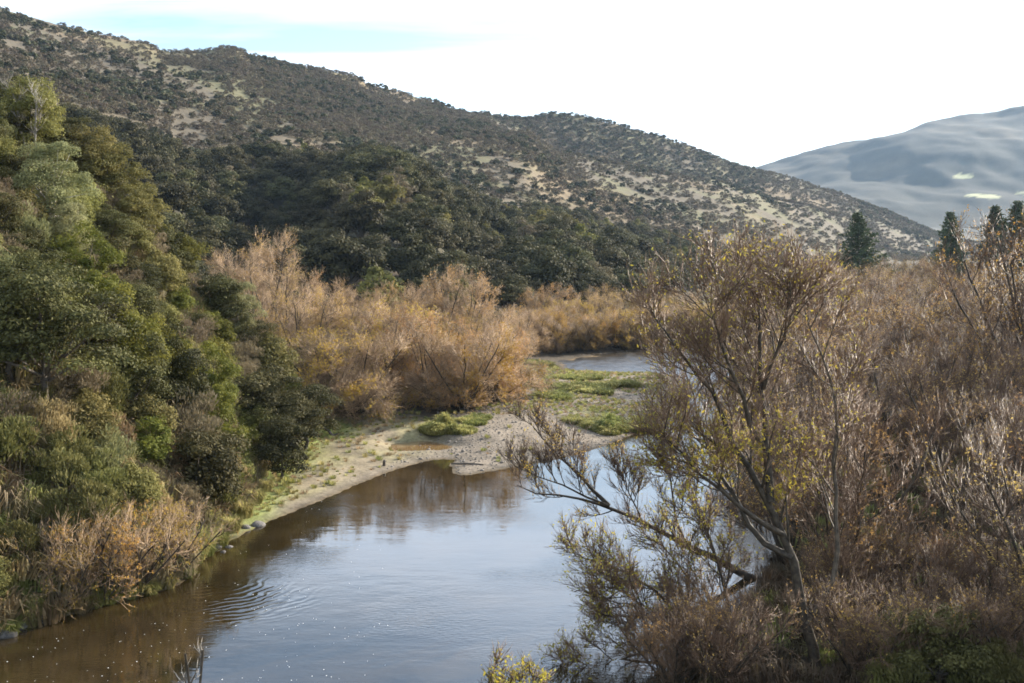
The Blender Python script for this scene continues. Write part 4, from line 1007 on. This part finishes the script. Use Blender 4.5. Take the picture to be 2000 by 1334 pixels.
# ground cover of the bank between the shrubs
def bank_ok2(x, y):
    q = CX + F * x / np.maximum(y, 1); return inside(x, y, HILL_POLY) & (seg_dist(x, y, HILL_FRONT) > .05) & (seg_dist(x, y, HILL_BACK) > 3) & (q > -60) & (y > 34)
bp = poisson(24000, -55, -13, 34, 95, .55, bank_ok2, 402)
scatter_stuff('bank_undergrowth', 'rough grass and dry fern covering the left bank between shrubs', np.c_[bp, ground(bp[:, 0], bp[:, 1]) - .05], R.uniform(.8, 1.9, len(bp)), BANKGRASS, 'undergrowth', .2, 3)

# ------------------------------------------------------------------ mud flat and gravel bar
def flat_ok(x, y):
    s = seg_dist(x, y, RIVER, True); q = CX + F * x / np.maximum(y, 1)
    pdl = np.hypot((x - PUDDLE_C[0]) / 2.2, (y - PUDDLE_C[1]) / 2.8) > 1
    return (~inside(x, y, RIVER)) & (~inside(x, y, HILL_POLY)) & (s > .9) & (x < 16) & (y > 50) & (q < 1350) & pdl
tp = poisson(30000, -16, 16, 50, 134, .34, flat_ok, 403)
hd = seg_dist(tp[:, 0], tp[:, 1], HILL_FRONT); nn = fbm(tp[:, 0] / 4, tp[:, 1] / 5, 4, 62)
bar = (tp[:, 0] + .1 * (80 - tp[:, 1]) > -6) & (tp[:, 1] < 88)
pr = np.where(bar, 0.04, .42 + .9 * nn) + (hd < 2.2) * .8 + ((tp[:, 1] > 92) & (nn > -.05)) * .5
tp = tp[R.random(len(tp)) < pr]
scatter_stuff('flat_grass', 'short yellow green grass on the mud flat and gravel bar', np.c_[tp, ground(tp[:, 0], tp[:, 1]) - .02], R.uniform(.45, 1.25, len(tp)), TUFT, 'grass', .1, 4)
def peb(name, seed):
    rng = np.random.default_rng(seed)
    ph = (1 + 5 ** .5) / 2
    v = np.array([(-1,ph,0),(1,ph,0),(-1,-ph,0),(1,-ph,0),(0,-1,ph),(0,1,ph),(0,-1,-ph),(0,1,-ph),(ph,0,-1),(ph,0,1),(-ph,0,-1),(-ph,0,1)], float) / 1.9
    f = np.array([(0,11,5),(0,5,1),(0,1,7),(0,7,10),(0,10,11),(1,5,9),(5,11,4),(11,10,2),(10,7,6),(7,1,8),(3,9,4),(3,4,2),(3,2,6),(3,6,8),(3,8,9),(4,9,5),(2,4,11),(6,2,10),(8,6,7),(9,8,1)])
    v = v * rng.uniform(.75, 1.2, (12, 1)) * np.array([1, .8, .55])
    return v, f
PEB = [mesh('pebble_%d' % i, *peb('', 500 + i), M['pebble'], smooth=False) for i in range(4)]
def bar_ok(x, y):
    s = seg_dist(x, y, RIVER, True)
    return (~inside(x, y, RIVER)) & (s > .15) & (x + .1 * (80 - y) > -7) & (x < 17) & (y > 68) & (y < 110)
sp_ = poisson(16000, -10, 17, 68, 110, .22, bar_ok, 404)
scatter_stuff('bar_pebbles', 'grey pebbles strewn over the gravel bar', np.c_[sp_, ground(sp_[:, 0], sp_[:, 1])], np.where(R.random(len(sp_)) < .06, R.uniform(.1, .2, len(sp_)), R.uniform(.03, .1, len(sp_))), PEB, 'pebbles', .3, 5)

# grassy mounds on the bar
def mound(name, seed, rx, ry, h, n):
    """an uneven hummock of turf with arching grass"""
    rng = np.random.default_rng(seed)
    def out_r(a): return 1 + .28 * np.sin(2 * a + seed) + .2 * np.sin(3 * a + seed * 2) + .12 * np.sin(5 * a)
    def top(x, y, r): return h * np.clip(1 - r ** 1.6, 0, 1) * np.clip(.75 + 1.9 * fbm(x * 1.1 + seed, y * 1.1, 3, seed), .12, 2.2)
    a = rng.uniform(0, 6.283, n); r = np.sqrt(rng.random(n)) * 1.05; k = out_r(a); x, y = np.cos(a) * r * rx * k, np.sin(a) * r * ry * k
    base = np.c_[x, y, top(x, y, r)]
    rings = []
    for q in range(9):
        rr = q / 8; aa = np.arange(22) * 6.283 / 22; k = out_r(aa); x, y = np.cos(aa) * rr * rx * k, np.sin(aa) * rr * ry * k
        rings.append(np.c_[x, y, top(x, y, np.full(22, rr)) - .05])
    V = np.concatenate(rings); Fq = []
    for q in range(8):
        for j in range(22): p0, p1 = q * 22 + j, q * 22 + (j + 1) % 22; Fq.append((p0, p1, p1 + 22, p0 + 22))
    cm = mesh(name + '_core', V, np.array(Fq), M['greengrass'], np.full(len(Fq), .15))
    dry = fbm(base[:, 0] * .9 + 9, base[:, 1] * .9, 3, seed + 5) + rng.normal(size=n) * .12 > .02
    out = []
    for m_, sel in (('greengrass', ~dry), ('grass', dry)):
        b = base[sel]; nb = len(b); o = rdir(rng, nb); o[:, 2] = 0; o = unit(o + .25 * np.c_[b[:, :2], np.zeros(nb)])
        L = rng.uniform(.12, .6, (nb, 1)) * (.6 + .9 * vnoise(b[:, 0] * 2 + 7, b[:, 1] * 2, seed))[:, None]
        mdl = b + o * L * .35 + np.array([0, 0, .7]) * L; e = b + o * L + np.array([0, 0, .6]) * L; s_ = unit(np.cross(o, [0, 0, 1.])) * .02
        v = np.stack([b - s_, b + s_, mdl + s_, mdl - s_, e], 1).reshape(-1, 3)
        f = (np.arange(nb)[:, None, None] * 5 + np.array([[0, 1, 2], [0, 2, 3], [3, 2, 4]])[None]).reshape(-1, 3)
        out.append(mesh(name + '_' + m_, v, f, M[m_], np.repeat(rng.random(nb), 3)))
    PROTO[name] = [('turf', cm), ('green_blades', out[0]), ('dry_blades', out[1])]
mound('mound_a', 601, 2.0, 1.8, 1.0, 7000); mound('mound_b', 602, 2.0, 2.4, .8, 7000); mound('mound_c', 603, 1.5, 2.2, .3, 5000)
for (a, b, k, s, lab) in [(872,842,'mound_a',.85,'green grassy mound at the foot of the gold willows'),
                          (925,822,'mound_c',.8,'small grassy hump right of the green mound'),
                          (1165,832,'mound_c',1.1,'left half of the grassy hummock by the right willows'),
                          (1205,838,'mound_b',1.0,'largest grassy hummock at the right end of the gravel bar'),
                          (1075,775,'mound_c',1.0,'low grassy hummock left of centre on the upper bar'),
                          (1110,760,'mound_c',1.1,'low grassy hummock in the middle of the upper bar'),
                          (1150,765,'mound_c',1.0,'low grassy hummock right of centre on the upper bar'),
                          (1195,755,'mound_c',1.1,'low hummock at the right end of the upper bar'),
                          (1050,755,'mound_c',.9,'low hummock beside the gold willows on the upper bar'),
                          (1130,740,'mound_c',.9,'low hummock nearest the upper pool'),
                          (1040,712,'mound_c',1.0,'grassy tuft bank left of the upper pool')]:
    x, y = on_ground(a, b); place(k, x, y, lab, 'grass mound', 'grass_mound', 'grassy mounds on the gravel bar', scale=s, sink=.1)

# ------------------------------------------------------------------ small things: stones, log, post, stump, foam
def stone(seed):
    v, f = peb('', seed)
    e = {}; V = list(v); Fn = []
    def mid(a, b):
        k_ = (min(a, b), max(a, b))
        if k_ not in e: e[k_] = len(V); V.append((V[a] + V[b]) / 2 * 1.1)
        return e[k_]
    for a, b, c in f:
        x_, y_, z_ = mid(a, b), mid(b, c), mid(c, a); Fn += [(a, x_, z_), (b, y_, x_), (c, z_, y_), (x_, y_, z_)]
    return mesh('stone', np.array(V), np.array(Fn), M['stone'])
ST = [stone(700 + i) for i in range(3)]
for i, (a, b, s, lab) in enumerate([(12,1243,.55,'largest grey stone at the lower left waterline'), (40,1228,.4,'grey stone just right of the largest waterline stone'), (75,1216,.35,'third grey stone along the lower left waterline'),
        (505,1027,.55,'dark stone at the point where the mud flat begins'), (480,1033,.35,'smaller stone left of the dark point stone'), (447,1068,.3,'pale stone in the shallows off the grass tussocks'),
        (435,1078,.25,'outermost small stone in the left shallows'), (1132,872,.3,'small pale stone on the gravel bar'), (425,1070,.35,'stone under the green shore tussock')]):
    x, y = G0(a, b); single(ST[i % 3], x, y, max(gz(x, y), -.05) + .02, lab, 'stone', 'stone', 'stones along the shore', s * .8, i * 1.3)
t = Tri(); t.tube([(-1.0, .1, .08), (-.4, 0, .1), (.3, .05, .09), (1.05, -.1, .06)], [.05, .07, .06, .03], 7); t.tube([(.3, .05, .09), (.6, .3, .2)], [.03, .01], 5)
x, y = G0(912, 913); single(t.build('log', M['dark_bark']), x, y, gz(x, y), 'dark driftwood stick lying on the gravel spit', 'driftwood', 'driftwood_log')
t = Tri(); t.tube([(0, 0, -.2), (.01, 0, .15), (.03, 0, .36), (.03, 0, .38)], [.11, .10, .09, .01], 8); t.tube([(.0, 0, .2), (.16, .05, .3)], [.03, .015], 5)
x, y = G0(750, 914); single(t.build('stump', M['dark_bark']), x, y, gz(x, y), 'short dark stump standing on the mud flat', 'stump', 'tree_stump')
t = Tri(); t.tube([(0, 0, -.1), (-.3, 0, .35), (-.9, .2, .6)], [.14, .1, .04], 7); t.tube([(0, 0, .0), (.35, .1, .12)], [.09, .04], 6)
x, y = G0(650, 872); single(t.build('stump', M['dark_bark']), x, y, gz(x, y), 'weathered root stump at the inner edge of the mud flat', 'stump', 'tree_stump')
rng = np.random.default_rng(77); fl = []
for _ in range(420):
    a = rng.uniform(0, 760); b = rng.uniform(960, 1334)
    x, y = G0(a, b)
    if inside(np.array([x]), np.array([y]), RIVER)[0] and noise(x / 3, y / 3, 5) + rng.uniform(-.25, .25) > -.05: fl.append((x, y, rng.uniform(.006, .022)))
V, Fq = [], []
for (x, y, r) in fl:
    a = np.arange(6) * math.pi / 3 + rng.uniform(0, 1); b0 = len(V)
    V.append((x, y, .014)); V += [(x + r * math.cos(q) * rng.uniform(.6, 1.2), y + r * math.sin(q) * rng.uniform(.6, 1.3), .004) for q in a]
    Fq += [(b0, b0 + 1 + i, b0 + 1 + (i + 1) % 6) for i in range(6)]
fo = link(bpy.data.objects.new('foam_flecks', mesh('foam_flecks', np.array(V), np.array(Fq), M['foam']))); fo['kind'] = 'stuff'; fo['label'] = 'tiny white foam flecks drifting on the brown water'; fo['category'] = 'foam'

# ------------------------------------------------------------------ the forest and the scrub on the hills
def visible(x, y, z):
    """is the point clear of the ground between it and the camera"""
    ok = np.ones(len(x), bool)
    for f in np.linspace(.12, .97, 30):
        g = ground(x * f, y * f); can = np.where(inside(x * f, y * f, HILL_POLY), 2.0, 0)
        ok &= (CH + (z - CH) * f) > g + can - .5
    return ok
def forest_ok(x, y):
    q = CX + F * x / y; return forest_mask(x, y) & (q > -60) & (q < 1500) & (y > N_AY(q) * .97) & ~inside(x, y, HILL_POLY)
fp = poisson(26000, -170, 110, 125, 480, 5.7, forest_ok, 501)
fz = ground(fp[:, 0], fp[:, 1]); vis = visible(fp[:, 0], fp[:, 1], fz + 7.5)
fp, fz = fp[vis], fz[vis]; o_ = np.argsort(fp[:, 1]); fp, fz = fp[o_], fz[o_]
print('forest trees', len(fp))
for i in range(min(300, len(fp))):
    x, y = fp[i]; q, r = proj(x, y, fz[i]); u = random.random()
    if u < .09: k, ad = 'forest_green', 'lighter green forest tree'
    elif u < .13: k, ad = 'forest_grey', 'grey brown forest tree'
    else: k, ad = 'forest_tree_%d' % random.randrange(4), 'round dark evergreen'
    wh = 'behind the left bank skyline' if q < 350 else 'in the shaded gully' if q < 580 else 'above the tall bare willows' if q < 760 else 'on the forest spur' if q < 900 else \
         'above the green grassy mound' if q < 1020 else 'left of the upper pool' if q < 1200 else 'beyond the upper pool'
    fq = (y - N_AY(q)) / (N_BY(q) - N_AY(q)); tier = 'lower' if fq < .3 else 'middle' if fq < .6 else 'upper'
    sc = random.uniform(.75, 1.5); big = 'small' if sc < .9 else 'large' if sc > 1.2 else 'middling'
    place(k, x, y, '%s %s %s %s' % (big, tier, ad, wh), 'tree', 'forest_tree', ad + 's ' + wh, scale=sc, z=fz[i])
if len(fp) > 300:
    scatter_stuff('forest_canopy', 'dark evergreen forest canopy farther up the hillside', np.c_[fp[300:], fz[300:]], R.uniform(.75, 1.15, len(fp) - 300), FOREST_MERGED + [FOREST_MERGED[0], merged(PROTO['forest_green'])], 'forest', 0, 6)
print('stage hill scrub')
def hill_ok(x, y):
    q = CX + F * x / y; return (~forest_mask(x, y)) & (q > -50) & (q < 2050) & (y < N_DY(np.clip(q, -300, 2400)) * 1.03) & (y > N_BY(np.clip(q, -300, 2400)) * .9) & (hill_far(x, y) > 4)
hp = poisson(160000, -300, 480, 220, 1120, 2.9, hill_ok, 502)
hzv = ground(hp[:, 0], hp[:, 1]); vis = visible(hp[:, 0], hp[:, 1], hzv + 3.0); hp, hzv = hp[vis], hzv[vis]
n1 = fbm(hp[:, 0] / 45, hp[:, 1] / 60, 4, 101); q = CX + F * hp[:, 0] / hp[:, 1]
knoll = (q > 1000) & (q < 1500) & (hp[:, 1] > N_CY(q) * 1.12)
low = (q > 1100) & (hp[:, 1] < N_CY(q) * .98)
nearforest = hp[:, 1] < N_BY(np.clip(q, -300, 2400)) * 1.35
dens = np.clip(.20 + 2.1 * n1, 0.01, .97) + knoll * .5 - low * .42 - (q < 420) * .26 + nearforest * (q < 1200) * .12
dark = R.random(len(hp)) < dens
dp, dz = hp[dark], hzv[dark]; o_ = np.argsort(dp[:, 1]); dp, dz = dp[o_], dz[o_]
print('dark shrubs', len(dp))
for i in range(min(300, len(dp))):
    x, y = dp[i]; qq = CX + F * x / y
    wh = 'at the far left of the open hill' if qq < 120 else 'on the open hill above the bank skyline' if qq < 240 else 'on the open hill above the gully' if qq < 420 else 'above the left half of the forest' if qq < 700 else \
         'above the middle of the forest' if qq < 1000 else 'on the pale lower hill at right'
    sc = random.uniform(.45, 1.2); big = 'small' if sc < .65 else 'large' if sc > .98 else 'middling'
    tier = 'lower' if y < N_BY(qq) * 1.06 else 'mid slope' if y < N_BY(qq) * 1.14 else 'upper'
    single(HSHRUB[i % 3], x, y, dz[i] - .1, '%s %s dark shrub %s' % (big, tier, wh), 'shrub', 'hill_shrub', 'dark shrubs ' + wh, sc, random.uniform(0, 6))
scatter_stuff('hill_shrubs', 'dark evergreen shrubs dotted over the distant hillside', np.c_[dp[300:], dz[300:] - .1], R.uniform(.3, 1.0, max(0, len(dp) - 300)) ** 1.2 * 1.15, HSHRUB, 'shrubs', 0, 7)
sp2 = poisson(230000, -300, 480, 220, 1120, 2.1, hill_ok, 503)
z2 = ground(sp2[:, 0], sp2[:, 1]); n2 = fbm(sp2[:, 0] / 70, sp2[:, 1] / 80, 4, 103); q = CX + F * sp2[:, 0] / sp2[:, 1]
kp = (R.random(len(sp2)) < np.clip(.8 + 1.2 * n2 - (q < 420) * .35 - ((q > 1100) & (sp2[:, 1] < N_CY(np.clip(q, -300, 2400)) * .98)) * .4, .2, .97)) & visible(sp2[:, 0], sp2[:, 1], z2 + 2.0)
scatter_stuff('hill_scrub', 'grey brown scrub covering the open hillside', np.c_[sp2[kp], z2[kp] - .1], R.uniform(.6, 1.3, kp.sum()), GSCRUB, 'scrub', 0, 8)
print('grey scrub', kp.sum())
# ------------------------------------------------------------------ the air
m, t_ = new_mat('haze_air'); o_ = nd(t_, 'ShaderNodeOutputMaterial'); pvn = nd(t_, 'ShaderNodeVolumePrincipled')
pvn.inputs['Color'].default_value = (0.50, 0.72, 1.0, 1); pvn.inputs['Density'].default_value = 0.00006; pvn.inputs['Anisotropy'].default_value = 0.2
t_.links.new(pvn.outputs[0], o_.inputs['Volume'])
x0, x1, y0, y1, z0, z1 = -7200, 7200, -60, 7100, -4, 640
hv = np.array([(x0,y0,z0),(x1,y0,z0),(x1,y1,z0),(x0,y1,z0),(x0,y0,z1),(x1,y0,z1),(x1,y1,z1),(x0,y1,z1)], float)
hf = np.array([(0,3,2,1),(4,5,6,7),(0,1,5,4),(1,2,6,5),(2,3,7,6),(3,0,4,7)])
hz_o = link(bpy.data.objects.new('haze', mesh('haze', hv, hf, m))); hz_o['kind'] = 'stuff'; hz_o['label'] = 'thin blue haze filling the valley air'; hz_o['category'] = 'haze'

# ------------------------------------------------------------------ labels: count along the row where look-alikes share a description
ORD = ['first', 'second', 'third', 'fourth', 'fifth', 'sixth', 'seventh', 'eighth', 'ninth', 'tenth', 'eleventh', 'twelfth', 'thirteenth', 'fourteenth', 'fifteenth', 'sixteenth',
       'seventeenth', 'eighteenth', 'nineteenth', 'twentieth'] + ['twenty-' + w for w in ('first', 'second', 'third', 'fourth', 'fifth', 'sixth', 'seventh', 'eighth', 'ninth')] + ['thirtieth']
same = {}
for o in SC.objects:                    # plants just outside the frame form rows of their own
    if o.parent is None and 'label' in o and 'category' in o and o.get('kind') is None:
        q = CX + F * o.location.x / o.location.y
        if q < -40 or q > 2050: o['label'] = o['label'].split(' ')[0] + ' ' + o.name.split('.')[0].replace('_', ' ') + ' just beyond the %s edge of view' % ('left' if q < 0 else 'right')
for o in SC.objects:
    if o.parent is None and 'label' in o and 'category' in o and o.get('kind') is None: same.setdefault(o['label'], []).append(o)
for lab, obs in same.items():
    if 1 < len(obs) <= 30:
        obs.sort(key=lambda o: o.location.x / o.location.y)
        for i, o in enumerate(obs):
            o['label'] = lab + ', ' + ('leftmost' if i == 0 else 'rightmost' if i == len(obs) - 1 else ORD[i] + ' from left')
